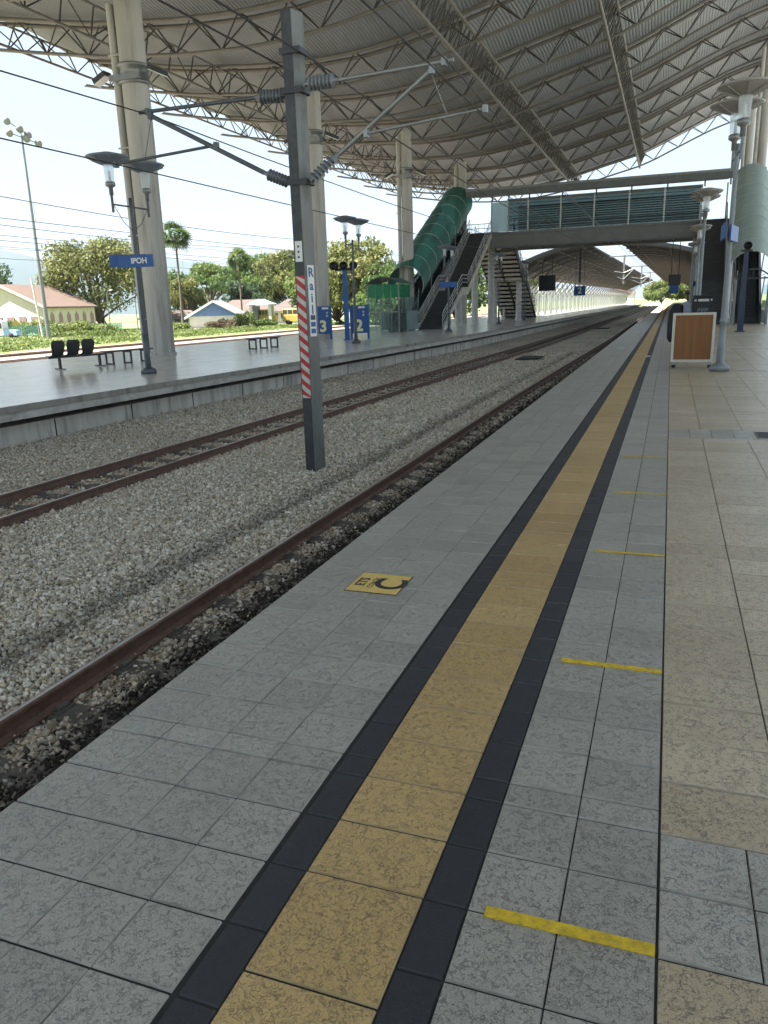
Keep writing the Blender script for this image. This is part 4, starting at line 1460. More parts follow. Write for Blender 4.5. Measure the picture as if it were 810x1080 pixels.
# louvres and handrail seen through the glass
mb = MB()
for k in range(13):
    z = BF + 0.10 + k * 0.17
    mb.hexa([(-10, BY1 - 0.1, z), (3.7, BY1 - 0.1, z), (3.7, BY1, z + 0.09), (-10, BY1, z + 0.09), (-10, BY1 - 0.1, z + 0.012), (3.7, BY1 - 0.1, z + 0.012), (3.7, BY1, z + 0.102), (-10, BY1, z + 0.102)])
mb.build('louvres', MT['louvre'], br)
mb = MB()
for k in range(7):
    z = BF + 0.22 + k * 0.29
    mb.box(-9.98, 3.6, BY0 + 0.10, BY0 + 0.13, z, z + 0.035)
mb.build('inner_slats', MT['post_pale'], br)
mb = MB()
for z in (BF + 0.45, BF + 0.95):
    mb.tube([(-10, BY0 + 0.3, z), (3.6, BY0 + 0.3, z)], 0.03, 8)
for x in np.arange(-9.6, 3.6, 1.21):
    mb.tube([(x, BY0 + 0.3, BF), (x, BY0 + 0.3, BF + 0.95)], 0.025, 6)
mb.build('handrail', MT['post_pale'], br)
def pier(x, y, h, r=0.30):
    mb = MB()
    mb.lathe((x, y, 0), [(r + 0.04, 0), (r + 0.04, 0.25), (r, 0.27), (r, h), (0, h)], 18)
    mb.build('pier', MT['post_pale'], br)
for x, y, h in ((-12.75, 55.4, 3.0), (-12.9, 61.2, 6.4), (-12.0, 63.2, 6.4), (-15.4, 62.0, 6.4), (-13.2, 70.2, 3.4), (-10.95, 70.2, 3.4), (5.9, 62.0, 6.4), (3.6, 62.6, 6.4)):
    pier(x, y, h, 0.26)

def stair_points(x, xw, prof):
    return prof
def staircase(label, x0t, x1t, w, y0, z1, ytop, land, side_rail=True, mats=('step_dark', 'stair_concrete')):
    """x0t: centre x at foot, x1t: centre x at the head; two flights with a landing"""
    t = thing('staircase', label, 'staircase', (x0t, y0, 0))
    (ya, yb, zl) = land
    def cx(y): return (x1t - x0t) * (y - y0) / (ytop - y0)
    path = [(y0, 0.0), (ya, zl), (yb, zl), (ytop, z1)]
    for (a, za), (c, zc) in ((path[0], path[1]), (path[2], path[3])):
        n = max(2, round((zc - za) / 0.165))
        mb = MB()
        for k in range(n):
            ys_, ye = a + (c - a) * k / n, a + (c - a) * (k + 1) / n
            z0, z1_ = za + (zc - za) * k / n, za + (zc - za) * (k + 1) / n
            xm = cx((ys_ + ye) / 2)
            mb.box(xm - w / 2, xm + w / 2, ys_ - y0, ye - y0 + 0.02, z0 - 0.12, z1_)
            mb.box(xm - w / 2, xm + w / 2, ys_ - y0 - 0.012, ys_ - y0 + 0.03, z1_ + 0.0005, z1_ + 0.008, 1)
        mb.build('flight', [MT[mats[0]], MT['girder']], t)
    mb = MB()
    xm = cx((ya + yb) / 2)
    mb.box(xm - w / 2, xm + w / 2, ya - y0 + 0.021, yb - y0, zl - 0.25, zl)
    mb.build('landing', MT['step_dark'], t)
    for s in (-1, 1):
        mb = MB()
        for (a, za), (c, zc) in zip(path[:-1], path[1:]):
            xa, xc = cx(a) + s * (w / 2 + 0.05), cx(c) + s * (w / 2 + 0.05)
            q = [(xa - 0.045, a - y0, za - 0.30), (xa + 0.045, a - y0, za - 0.30), (xc + 0.045, c - y0, zc - 0.30), (xc - 0.045, c - y0, zc - 0.30),
                 (xa - 0.045, a - y0, za + 0.22), (xa + 0.045, a - y0, za + 0.22), (xc + 0.045, c - y0, zc + 0.22), (xc - 0.045, c - y0, zc + 0.22)]
            q = [(e, f, max(0.0, g_)) if f < 0.01 else (e, f, g_) for e, f, g_ in q]
            mb.hexa(q)
        mb.build('stringer', MT['concrete'], t)
        mb = MB()
        for (a, za), (c, zc) in zip(path[:-1], path[1:]):
            xa, xc = cx(a) + s * (w / 2 + 0.05), cx(c) + s * (w / 2 + 0.05)
            for h in (0.55, 0.80, 1.05):
                mb.tube([(xa, a - y0, za + h), (xc, c - y0, zc + h)], 0.024 if h < 1 else 0.034, 6)
            n = max(1, round((c - a) / 0.9))
            for k in range(n + 1):
                f = k / n
                p = Vector((xa + (xc - xa) * f, a - y0 + (c - a) * f, za + (zc - za) * f))
                mb.bar(p + Vector((0, 0, 0.2)), p + Vector((0, 0, 1.05)), 0.07, 0.03, 0, (1, 0, 0))
        mb.build('railing', MT['post_pale'], t)
    return t
staircase('dark open staircase right of the left escalator, climbing to the footbridge', -13.20, -12.15, 1.62, 49.5, BF - 0.02, 60.0, (53.3, 54.5, 2.55))
staircase('dark staircase on the right platform left of the pale escalator tube', 4.40, 4.55, 1.55, 48.6, BF - 0.02, 60.0, (53.2, 54.4, 2.6))

def escalator(label, x0, x1, sheet, ytop, w=0.62, panel='frost_glass', extra=0.33, shift=(0, 0)):
    """inclined truss body with steps and glass balustrade under a ribbed half round canopy"""
    yb = 48.6
    t = thing('escalator', label, 'escalator', (x0, yb, 0))
    L, H = ytop - yb, BF - 0.02
    def P(f, dx=0.0, dz=0.0): return Vector(((x1 - x0) * f + dx, L * f, H * f + dz))
    mb = MB()
    for s in (-1, 1):
        a, c = P(0, s * (w + 0.14), 0), P(1, s * (w + 0.14), 0)
        e = Vector((0.07, 0, 0))
        mb.hexa([a - e + Vector((0, 0, 0)), a + e, c + e + Vector((0, 0, -0.75)), c - e + Vector((0, 0, -0.75)), a - e + Vector((0, 0, 0.55)), a + e + Vector((0, 0, 0.55)), c + e + Vector((0, 0, 0.35)), c - e + Vector((0, 0, 0.35))])
    a, c = P(0, 0, -0.0), P(1, 0, -0.7)
    e = Vector((w + 0.068, 0, 0))
    mb.hexa([a - e, a + e, c + e, c - e, a - e + Vector((0, 0, 0.03)), a + e + Vector((0, 0, 0.03)), c + e + Vector((0, 0, 0.1)), c - e + Vector((0, 0, 0.1))])
    mb.build('body', MT['stair_concrete'] if False else MT['girder'], t)
    mb = MB()
    n = 34
    for k in range(n):
        f0, f1 = k / n, (k + 1) / n
        p, q = P(f0), P(f1)
        mb.box(p.x - w + 0.04, p.x + w - 0.04, p.y, q.y + 0.02, p.z - 0.05 + 0.12, q.z + 0.12)
        mb.box(p.x - w + 0.04, p.x + w - 0.04, p.y - 0.012, p.y + 0.02, q.z + 0.1205, q.z + 0.128, 1)
    mb.build('steps', [MT['step_dark'], MT['girder']], t)
    for s in (-1, 1):
        mb = MB()
        a, c = P(0, s * (w + 0.02), 0.56), P(1, s * (w + 0.02), 0.36)
        e = Vector((0.008, 0, 0))
        u = Vector((0, 0, 0.62))
        mb.hexa([a - e, a + e, c + e, c - e, a - e + u, a + e + u, c + e + u, c - e + u])
        bl_ = mb.build('balustrade', MT['teal_glass'], t)
        mb = MB()
        mb.tube([P(0, s * (w + 0.02), 0.5) + Vector((0, -0.45, 0)), P(0, s * (w + 0.02), 1.0) + Vector((0, -0.5, 0)), P(0, s * (w + 0.02), 1.22), P(1, s * (w + 0.02), 1.02)], 0.04, 8)
        mb.build('handrail', MT['black'], bl_)
    # canopy: half round, from a third of a storey up
    R_ = w + extra
    f0, fN = 0.075, 1.03
    zs0, zs1 = 2.45, 2.15
    nseg, na = 20, 14
    def C(f, a, r=R_):
        b_ = P(f, shift[0] + (shift[1] - shift[0]) * f, zs0 + (zs1 - zs0) * f)
        return (b_.x - r * math.cos(a), b_.y, b_.z + r * 0.98 * math.sin(a))
    vs, fs = [], []
    a0 = -0.42
    for i in range(nseg + 1):
        f = f0 + (fN - f0) * i / nseg
        for k in range(na + 1):
            vs.append(C(f, a0 + (PI - 2 * a0) * k / na))
    for i in range(nseg):
        for k in range(na):
            fs.append((i * (na + 1) + k, i * (na + 1) + k + 1, (i + 1) * (na + 1) + k + 1, (i + 1) * (na + 1) + k))
    mb = MB()
    mb.add(vs, fs, 0, True)
    cp = mb.build('canopy', MT[sheet], t)
    for i in range(9):
        f = f0 + (fN - f0) * i / 8
        mb = MB()
        mb.tube([C(f, a0 + (PI - 2 * a0) * k / na, R_ + 0.010) for k in range(na + 1)], 0.014, 6)
        mb.build('rib', MT['post_pale'], cp)
    # posts carrying the canopy and side panels at the foot
    for s in (-1, 1):
        for f in (0.08, 0.30, 0.52, 0.74, 0.96):
            mb = MB()
            p = P(f, s * (w + 0.14), 0.4)
            mb.bar(p, p + Vector((s * 0.12, 0, 1.72)), 0.06, 0.06)
            mb.build('post', MT['lamp_pole'], t)
    for s in (-1, 1):
        mb = MB()
        xs_ = s * (w + 0.26)
        mb.box(xs_ - 0.012, xs_ + 0.012, -1.5, 0.9, 0.05, 1.25)
        mb.build('side_panel', MT[panel], t)
        mb = MB()
        mb.box(xs_ - 0.012, xs_ + 0.012, -1.5, 0.9, 1.30, 2.15)
        mb.build('side_panel', MT['clear_glass'], t)
        mb = MB()
        mb.box(xs_ - 0.03, xs_ + 0.03, -1.58, -1.505, 0, 2.95)
        mb.box(xs_ - 0.02, xs_ + 0.02, -1.5, 0.9, 1.255, 1.295)
        mb.build('frame', MT['lamp_pole'], t)
    return t
escalator('escalator on the opposite platform inside a dark green half round canopy', -14.95, -13.95, 'green_sheet', 60.0, extra=0.66, shift=(-0.05, -0.25))
escalator('escalator on the right platform inside a pale olive green half round canopy', 6.30, 6.75, 'olive_sheet', 60.0, 0.55, extra=0.62)
# green arched entrance of the right escalator and glazed front of the left one
def portal(label, x, y, w, z):
    t = thing('entrance_arch', label, 'entrance arch', (x, y, 0))
    mb = MB()
    arch(mb, w, -0.05, 0.05, z, 0.42, th=0.08)
    mb.box(-w, w, -0.04, 0.04, z - 0.08, z - 0.003)
    for k in range(-2, 3):
        mb.bar((k * 0.12, 0, z), (k * w * 0.36, 0, z + 0.42 * (1 - (k * 0.36) ** 2)), 0.025, 0.025)
    mb.build('frame', MT['dark_steel'], t)
    for s in (-1, 1):
        mb = MB()
        mb.box(s * w - 0.045, s * w + 0.045, -0.045, 0.045, 0, z - 0.085)
        mb.build('post', MT['lamp_pole'], t)
portal('dark framed arch at the foot of the right escalator', 6.28, 46.7, 0.86, 2.55)

# rear stair of the bridge: stepped soffits falling away behind it
t = thing('staircase', 'concrete staircase behind the footbridge, its stepped underside showing', 'staircase', (-12.05, BY1 + 0.3, 0))
def soffit(x0, x1, ya, za, yb, zb, n):
    mb = MB()
    for k in range(n):
        y0, y1 = ya + (yb - ya) * k / n, ya + (yb - ya) * (k + 1) / n
        z0 = za + (zb - za) * k / n
        z1 = za + (zb - za) * (k + 1) / n
        mb.box(x0, x1, y0, y1 - 0.08, z1 - 0.22, z0)
        mb.box(x0, x1, y0, y1, z1 - 0.02, z0 - 0.04)
    return mb
L = 12.0
for x0, x1 in ((-1.55, -0.10), (0.10, 1.55)):
    soffit(x0, x1, 0, BF - 0.1, 5.0, 3.75, 9).build('flight', MT['stair_concrete'], t)
    soffit(x0, x1, 6.4, 3.70, 12.2, 0.15, 10).build('flight', MT['stair_concrete'], t)
mb = MB()
mb.box(-1.6, 1.6, 5.002, 6.398, 3.42, 3.74)
mb.build('landing', MT['stair_concrete'], t)
for x in (-1.62, 0.0, 1.62):
    mb = MB()
    for (ya, za, yb, zb) in ((0, BF - 0.1, 5.0, 3.75), (6.4, 3.70, 12.2, 0.15)):
        mb.hexa([(x - 0.05, ya, za - 0.45), (x + 0.05, ya, za - 0.45), (x + 0.05, yb, max(0.01, zb - 0.45)), (x - 0.05, yb, max(0.01, zb - 0.45)), (x - 0.05, ya, za + 0.2), (x + 0.05, ya, za + 0.2), (x + 0.05, yb, zb + 0.2), (x - 0.05, yb, zb + 0.2)])
    mb.build('stringer', MT['step_dark'], t)
for x in (-1.62, 1.62):
    mb = MB()
    for h in (0.6, 1.0):
        mb.tube([(x, 0, BF + h), (x, 5, 3.75 + h), (x, 6.4, 3.75 + h), (x, 12.2, 0.2 + h)], 0.03, 6)
    for k in range(12):
        y = 12.2 * k / 11
        z = lerp_tab([(0, BF), (5, 3.75), (6.4, 3.75), (12.2, 0.2)], y)
        mb.bar((x, y, z), (x, y, z + 1.0), 0.05, 0.03, 0, (1, 0, 0))
    mb.build('railing', MT['post_pale'], t)

# landing rail of the bridge on the opposite side
mb = MB()
for x0, x1, y in ((-16.0, -11.6, BY1 - 0.3),):
    for z in (BF + 0.35, BF + 0.7, BF + 1.05):
        mb.tube([(x0, y, z), (x1, y, z)], 0.028, 6)
    for x in np.arange(x0, x1 + 0.1, 0.55):
        mb.bar((x, y, BF), (x, y, BF + 1.05), 0.05, 0.03, 0, (1, 0, 0))
mb.build('railing', MT['post_pale'], br)

# ================================================================== OLD PLATFORM CANOPIES BEYOND THE BRIDGE
def canopy(label, xin, zin, pts, back_x, y0, y1, screen):
    t = thing('platform_canopy', label, 'platform canopy', (0, y0, 0), 0, 'old arched platform canopies')
    L = y1 - y0
    mb = MB()
    th = 0.16
    for (a, za), (c, zc) in zip(pts[:-1], pts[1:]):
        sk = 0.012 * L
        mb.hexa([(a, 0, za), (c, 0, zc), (c + sk, L, zc), (a + sk, L, za), (a, 0, za + th), (c, 0, zc + th), (c + sk, L, zc + th), (a + sk, L, za + th)])
    mb.build('roof', MT['canopy_roof'], t)
    mb = MB()
    for (a, za), (c, zc) in zip(pts[:-1], pts[1:]):
        mb.hexa([(a, -0.12, za - 0.10), (c, -0.12, zc - 0.10), (c, -0.003, zc - 0.10), (a, -0.003, za - 0.10), (a, -0.12, za + 0.24), (c, -0.12, zc + 0.24), (c, -0.003, zc + 0.24), (a, -0.003, za + 0.24)])
    mb.build('fascia', MT['fascia'], t)
    rm = MB()
    for (a, za), (c, zc) in zip(pts[:-1], pts[1:]):
        rm.bar((a, 0, za - 0.10), (c, 0, zc - 0.10), 0.12, 0.13, 0)
    # strut from the rear post up to the rafter
    za_, zc_ = np.interp(0.45, [0, 1], [0, 1]), 0
    bx, bz = pts[0]
    mx_ = pts[len(pts) // 2]
    rm.bar((back_x, 0, 2.0), (mx_[0], 0, mx_[1] - 0.2), 0.08, 0.10, 0)
    rm.bar((back_x, 0, 2.2), ((back_x + mx_[0]) / 2, 0, (bz + mx_[1]) / 2), 0.06, 0.08, 0)
    first = None
    step = 5.0
    k = 0
    y = 0.6
    while y < L and k < 60:
        if first is None:
            first = rm.build('rafter', MT['rafter'], t, (0, y, 0))
        else:
            o = first.copy()
            COL.objects.link(o)
            o.parent = t
            o.location = (0.012 * y, y, 0)
        y += step
        k += 1
    pm2 = MB()
    pm2.box(-0.09, 0.09, -0.09, 0.09, 0, pts[0][1] - 0.2)
    pm2.box(-0.15, 0.15, -0.15, 0.15, 0, 0.3)
    first = None
    y = 0.6
    k = 0
    while y < L and k < 60:
        if first is None:
            first = pm2.build('post', MT['post_pale'], t, (back_x, y, 0))
        else:
            o = first.copy()
            COL.objects.link(o)
            o.parent = t
            o.location = (back_x + 0.012 * y, y, 0)
        y += step
        k += 1
    # purlins
    mb = MB()
    for f in (0.15, 0.4, 0.65, 0.9):
        i = f * (len(pts) - 1)
        a = int(i)
        q = i - a
        x = pts[a][0] * (1 - q) + pts[a + 1][0] * q
        z = pts[a][1] * (1 - q) + pts[a + 1][1] * q
        mb.bar((x, 0, z - 0.03), (x + 0.012 * L, L, z - 0.03), 0.08, 0.10)
    mb.build('purlins', MT['rafter'], t)
    if screen:
        mb = MB()
        y = 0.8
        while y < L - 3:
            xs_ = back_x - 0.35 + 0.012 * y
            for q in range(4):
                mb.box(xs_ - 0.03, xs_ + 0.03, y + q * 1.25, y + q * 1.25 + 1.0, 0.25, 3.4)
            y += 5.0
        mb.build('screen_wall', MT['screen'], t)
    return t
def arcpts(xo, zo, xi, zi, n=10):
    out = []
    for k in range(n + 1):
        f = k / n
        out.append((xo + (xi - xo) * f, zo + (zi - zo) * math.sin(f * PI / 2) ** 1.0))
    return out
canopy('dark arched canopy over the opposite platform beyond the footbridge', -5.3, 6.45, arcpts(-13.6, 4.1, -5.3, 6.45), -13.2, 74.0, 262.0, True)
canopy('dark arched canopy over the right hand platform beyond the footbridge', -2.35, 6.40, arcpts(9.2, 3.6, -2.35, 6.40), 8.8, 74.0, 262.0, False)

# hanging boards and masts under them
def hung_display(label, x, y, z, w, h, drop, mtl='screen_off', group='hanging platform displays'):
    t = thing('display_screen', label, 'display', (x, y, z), 0, group)
    mb = MB()
    mb.box(-w / 2, w / 2, -0.09, 0.09, -h / 2, h / 2, bev=0.02)
    mb.build('casing', MT['black'], t)
    mb = MB()
    mb.box(-w / 2 + 0.06, w / 2 - 0.06, -0.096, -0.0905, -h / 2 + 0.06, h / 2 - 0.06)
    mb.build('screen', MT[mtl], t)
    mb = MB()
    for s in (-0.3, 0.3):
        mb.box(s * w - 0.03, s * w + 0.03, -0.03, 0.03, h / 2 + 0.002, h / 2 + drop)
    mb.build('hanger', MT['dark_steel'], t)
    return t
hung_display('black display hung under the left canopy beside the soffit stairs', -9.7, 79.0, 3.35, 1.65, 1.5, 2.3)
d = hung_display('black display hung over the right platform with a blue panel below', 2.25, 69.0, 3.0, 0.95, 0.85, 3.0)
mb = MB()
mb.box(-0.36, 0.36, -0.05, 0.05, -1.10, -0.43)
mb.build('lower_panel', MT['blue'], d)
s2 = thing('platform_sign', 'small blue sign with a white 2 hung under the left canopy', 'sign', (-6.6, 80, 2.5))
mb = MB()
mb.box(-0.56, 0.56, -0.04, 0.04, -0.46, 0.46, bev=0.01)
p2 = mb.build('panel', MT['blue'], s2)
text_obj('lettering', '2', 0.85, MT['white'], (0, -0.045, 0), (PI / 2, 0, 0), p2, bold=0.02)
mb = MB()
for s in (-0.4, 0.4):
    mb.box(s - 0.02, s + 0.02, -0.02, 0.02, 0.465, 3.4)
mb.build('hanger', MT['dark_steel'], s2)
for k, (x, y, c, lab) in enumerate([(-6.2, 76.0, 'mast_dark', 'dark drop post hung from the bridge end of the left canopy'), (-3.1, 92.0, 'galv', 'pale drop post with brackets in the gap between the canopies, nearer one'), (-2.3, 124.0, 'galv', 'pale drop post with brackets in the gap between the canopies, middle one'), (-1.9, 158.0, 'galv', 'pale drop post with brackets in the gap between the canopies, far one')]):
    t = thing('drop_post', lab, 'drop post', (x, y, 0), 0, 'overhead line drop posts')
    mb = MB()
    mb.box(-0.10, 0.10, -0.10, 0.10, 3.2, 6.3)
    mb.build('post', MT[c], t)
    if k:
        mb = MB()
        mb.bar((-1.6, 0, 6.2), (1.5, 0, 6.2), 0.10, 0.12)
        mb.build('header', MT[c], t)
        mb = MB()
        mb.tube([(0, -0.1, 4.4), (-3.2, -0.1, 5.0)], 0.05, 6)
        mb.tube([(0, -0.1, 3.7), (-3.0, -0.1, 4.9)], 0.05, 6)
        mb.tube([(0, -0.1, 4.4), (1.2, -0.1, 4.9)], 0.05, 6)
        mb.tube([(0, -0.1, 3.7), (1.1, -0.1, 4.8)], 0.05, 6)
        mb.build('bracket', MT['galv'], t)

# ================================================================== RIGHT PLATFORM FURNITURE
pb = thing('wooden_panel', 'brown slatted wooden panel box in a pale frame standing on castors', 'panel box', (2.62, 17.9, 0), math.radians(-3))
mb = MB()
mb.box(-0.41, 0.41, -0.012, 0.30, 0.20, 1.22)
for k in range(19):
    x = -0.40 + k * 0.0425
    mb.box(x, x + 0.036, -0.024, -0.0125, 0.20, 1.215)
mb.build('slatted_board', MT['wood'], pb)
mb = MB()
for s in (-1, 1):
    mb.box(s * 0.44 - 0.03, s * 0.44 + 0.03, -0.04, 0.33, 0.14, 1.27)
mb.box(-0.409, 0.409, -0.04, 0.33, 1.222, 1.272)
mb.box(-0.409, 0.409, -0.04, 0.33, 0.14, 0.198)
mb.build('frame', MT['cream_frame'], pb)
for x in (-0.40, 0.40):
    for y in (0.0, 0.29):
        mb = MB()
        mb.hexa([(x - 0.05, y - 0.03, 0.075), (x + 0.05, y - 0.03, 0.075), (x + 0.05, y + 0.03, 0.075), (x - 0.05, y + 0.03, 0.075), (x - 0.02, y - 0.02, 0.139), (x + 0.02, y - 0.02, 0.139), (x + 0.02, y + 0.02, 0.139), (x - 0.02, y + 0.02, 0.139)])
        c = mb.build('castor', MT['galv'], pb)
        mb = MB()
        mb.lathe((x, y - 0.02, 0.045), [(0, 0), (0.045, 0), (0.045, 0.04), (0, 0.04)], 14, 0, True, (0, 1, 0))
        mb.build('wheel', MT['tyre'], c)
# luggage trolley with bags behind the panel
tr = thing('luggage_trolley', 'grey luggage trolley standing behind the wooden panel under black bags', 'trolley', (2.85, 24.0, 0))
mb = MB()
mb.box(-0.55, 0.45, -0.3, 0.35, 0.22, 0.28)
for x in (-0.5, 0.4):
    mb.tube([(x, 0.35, 0.25), (x, 0.38, 1.0), (x, 0.40, 1.05)], 0.02, 8)
mb.tube([(-0.5, 0.40, 1.05), (0.4, 0.40, 1.05)], 0.02, 8)
mb.build('frame', MT['galv'], tr)
for x in (-0.45, 0.35):
    for y in (-0.22, 0.28):
        mb = MB()
        mb.lathe((x, y - 0.025, 0.11), [(0, 0), (0.11, 0), (0.11, 0.05), (0, 0.05)], 14, 0, True, (0, 1, 0))
        mb.build('wheel', MT['tyre'], tr)
case = thing('suitcase', 'dark upright suitcase lowest in the pile on the luggage trolley', 'suitcase', (2.95, 23.95, 0.285))
mb = MB()
mb.box(-0.30, 0.30, -0.2, 0.22, 0, 0.78, bev=0.04)
mb.build('shell', MT['bag_black'], case)
mb = MB()
mb.tube([(-0.12, -0.21, 0.60), (-0.12, -0.25, 0.63), (0.12, -0.25, 0.63), (0.12, -0.21, 0.60)], 0.015, 6)
mb.build('handle', MT['black'], case)
bag = thing('delivery_bag', 'black boxy insulated bag with a pale reflective strip on its side', 'bag', (2.98, 23.95, 1.07))
mb = MB()
mb.box(-0.27, 0.27, -0.24, 0.24, 0, 0.55, bev=0.025)
mb.build('body', MT['bag_black'], bag)
mb = MB()
mb.box(-0.28, 0.28, -0.25, 0.25, 0.552, 0.60, bev=0.015)
mb.build('lid', MT['black'], bag)
mb = MB()
mb.box(-0.13, 0.17, -0.248, -0.2415, 0.42, 0.49)
mb.box(-0.24, -0.18, -0.248, -0.2415, 0.43, 0.48)
mb.box(0.22, 0.26, -0.248, -0.2415, 0.43, 0.49)
mb.build('reflective_strip', MT['stripe_white'], bag)
mb = MB()
for k in range(9):
    mb.box(-0.13 + k * 0.034, -0.112 + k * 0.034, -0.246, -0.2412, 0.10 + 0.03 * (k % 3), 0.24 - 0.03 * ((k + 1) % 2))
mb.build('faded_print', MT['bag_grey'], bag)
bp = thing('backpack', 'rounded black backpack leaning at the left of the luggage pile', 'backpack', (2.28, 24.0, 0.285))
mb = MB()
mb.lathe((0, 0, 0), [(0, 0), (0.20, 0.01), (0.26, 0.15), (0.27, 0.6), (0.23, 0.95), (0.13, 1.13), (0, 1.17)], 18)
for q in mb.v:
    q.y *= 0.7
mb.build('sack', MT['bag_black'], bp)
mb = MB()
mb.lathe((-0.05, -0.14, 0.15), [(0, 0), (0.13, 0.01), (0.15, 0.2), (0.12, 0.42), (0, 0.46)], 14)
mb.build('pocket', MT['bag_black'], bp)
uc = thing('travel_case', 'blue grey upright case with a black knob between the backpack and bag', 'case', (2.55, 23.85, 0.285))
mb = MB()
mb.box(-0.10, 0.10, -0.14, 0.16, 0, 1.22, bev=0.03)
mb.build('shell', MT['bag_grey'], uc)
mb = MB()
mb.tube([(0, 0, 1.2), (0, 0, 1.42)], 0.018, 8)
mb.lathe((0, 0, 1.42), [(0, -0.01), (0.06, 0.01), (0.085, 0.06), (0.06, 0.12), (0, 0.135)], 14)
mb.build('knob', MT['black'], uc)

cp = thing('camera_post', 'dark navy steel post with a round camera head by the right escalator', 'camera post', (5.14, 37.6, 0))
mb = MB()
mb.hexa([(-0.13, -0.10, 0), (0.13, -0.10, 0), (0.13, 0.10, 0), (-0.13, 0.10, 0), (-0.09, -0.07, 3.5), (0.09, -0.07, 3.5), (0.09, 0.07, 3.5), (-0.09, 0.07, 3.5)])
mb.box(-0.2, 0.2, -0.17, 0.17, 0, 0.05)
mb.build('post', MT['navy'], cp)
mb = MB()
mb.box(-0.24, 0.24, -0.04, 0.04, 3.502, 3.60)
mb.build('bracket', MT['black'], cp)
mb = MB()
mb.lathe((0.06, 0.1, 3.78), [(0, 0), (0.13, 0), (0.17, 0.06), (0.18, 0.30), (0.16, 0.30), (0.15, 0.1), (0, 0.09)], 18, 0, True, (-0.15, -1, -0.1))
mb.build('camera_head', MT['black'], cp)

# yellow floor sticker with lettering, read from the left
stk = thing('floor_sticker', 'yellow floor sticker lettered ETS and C on the grey tiles', 'floor sticker', (0.493, 2.145, 0))
mb = MB()
mb.box(-0.168, 0.168, -0.165, 0.165, 0.0006, 0.0030, 0)
mb.box(-0.163, 0.163, -0.160, 0.160, 0.0031, 0.0038, 1)
pn = mb.build('sheet', [MT['black'], mat('sticker_yellow', (0.62, 0.44, 0.13), 0.5, var=0.12, scale=25)], stk)
text_obj('lettering', 'C', 0.27, MT['black'], (0.085, 0.0, 0.0042), (0, 0, PI / 2), pn, bold=0.006, depth=0.0003)
text_obj('lettering', 'ETS', 0.088, MT['black'], (-0.105, -0.0, 0.0042), (0, 0, PI / 2), pn, bold=0.003, depth=0.0003)
text_obj('lettering', 'COACH', 0.048, MT['black'], (-0.035, -0.0, 0.0042), (0, 0, PI / 2), pn, bold=0.0008, depth=0.0003)

# dark mats lying in the stones
for (x, y, w, lab) in ((-3.72, 33.4, 0.55, 'dark rubber mat lying on the ballast between the tracks, nearer one'), (-3.4, 69.0, 0.7, 'dark rubber mat lying on the ballast between the tracks, far one')):
    mb = MB()
    z = bed_z(x, y)
    pts = [(x - w, y - 0.9), (x - w * 0.3, y - 1.1), (x + w * 0.8, y - 0.8), (x + w, y + 0.3), (x + 0.3 * w, y + 1.0), (x - 0.8 * w, y + 0.8)]
    mb.prism([(a, q, z + 0.05 + 0.03 * (i % 2)) for i, (a, q) in enumerate(pts)], (0, 0, 0.03))
    tag(mb.build('rubber_mat', MT['bag_black']), lab, 'rubber mat', 'rubber mats in the ballast')

# ================================================================== VEGETATION
def leaf_cloud(name, clumps, n, size, mtl, seed, parent=None, flat=0.0, tone_h=None):
    """clumps: (x, y, z, rx, ry, rz); leaves sit mostly towards each clump's shell"""
    r = np.random.default_rng(seed)
    cl = np.array(clumps, float)
    vol = cl[:, 3] * cl[:, 4] * cl[:, 5]
    vol = vol ** (2 / 3)
    which = r.choice(len(cl), n, p=vol / vol.sum())
    d = r.normal(size=(n, 3))
    d /= np.linalg.norm(d, axis=1)[:, None]
    rad = r.uniform(0.35, 1.0, n) ** 0.45 * r.uniform(0.85, 1.12, n)
    P = cl[which, :3] + d * rad[:, None] * cl[which, 3:]
    u = r.normal(size=(n, 3))
    u /= np.linalg.norm(u, axis=1)[:, None]
    w = np.cross(u, d + 0.3 * r.normal(size=(n, 3)))
    w /= np.linalg.norm(w, axis=1)[:, None] + 1e-9
    s = size * r.uniform(0.55, 1.35, n)[:, None]
    V = np.stack([P - u * s, P + w * s * 0.55, P + u * s, P - w * s * 0.55], 1)
    V[:, :, 2] += r.normal(0, size * 0.2, (n, 4))
    F = np.arange(n * 4).reshape(n, 4)
    me = mesh_np(name, V.reshape(-1, 3), F, mtl, 4)
    ct = r.uniform(0.2, 0.8, len(cl))
    tn = np.clip(ct[which] + r.normal(0, 0.11, n), 0, 1)
    at = me.attributes.new('tone', 'FLOAT', 'FACE')
    at.data.foreach_set('value', tn.astype(np.float32))
    ob = bpy.data.objects.new(name, me)
    COL.objects.link(ob)
    if parent is not None:
        ob.parent = parent
    return ob
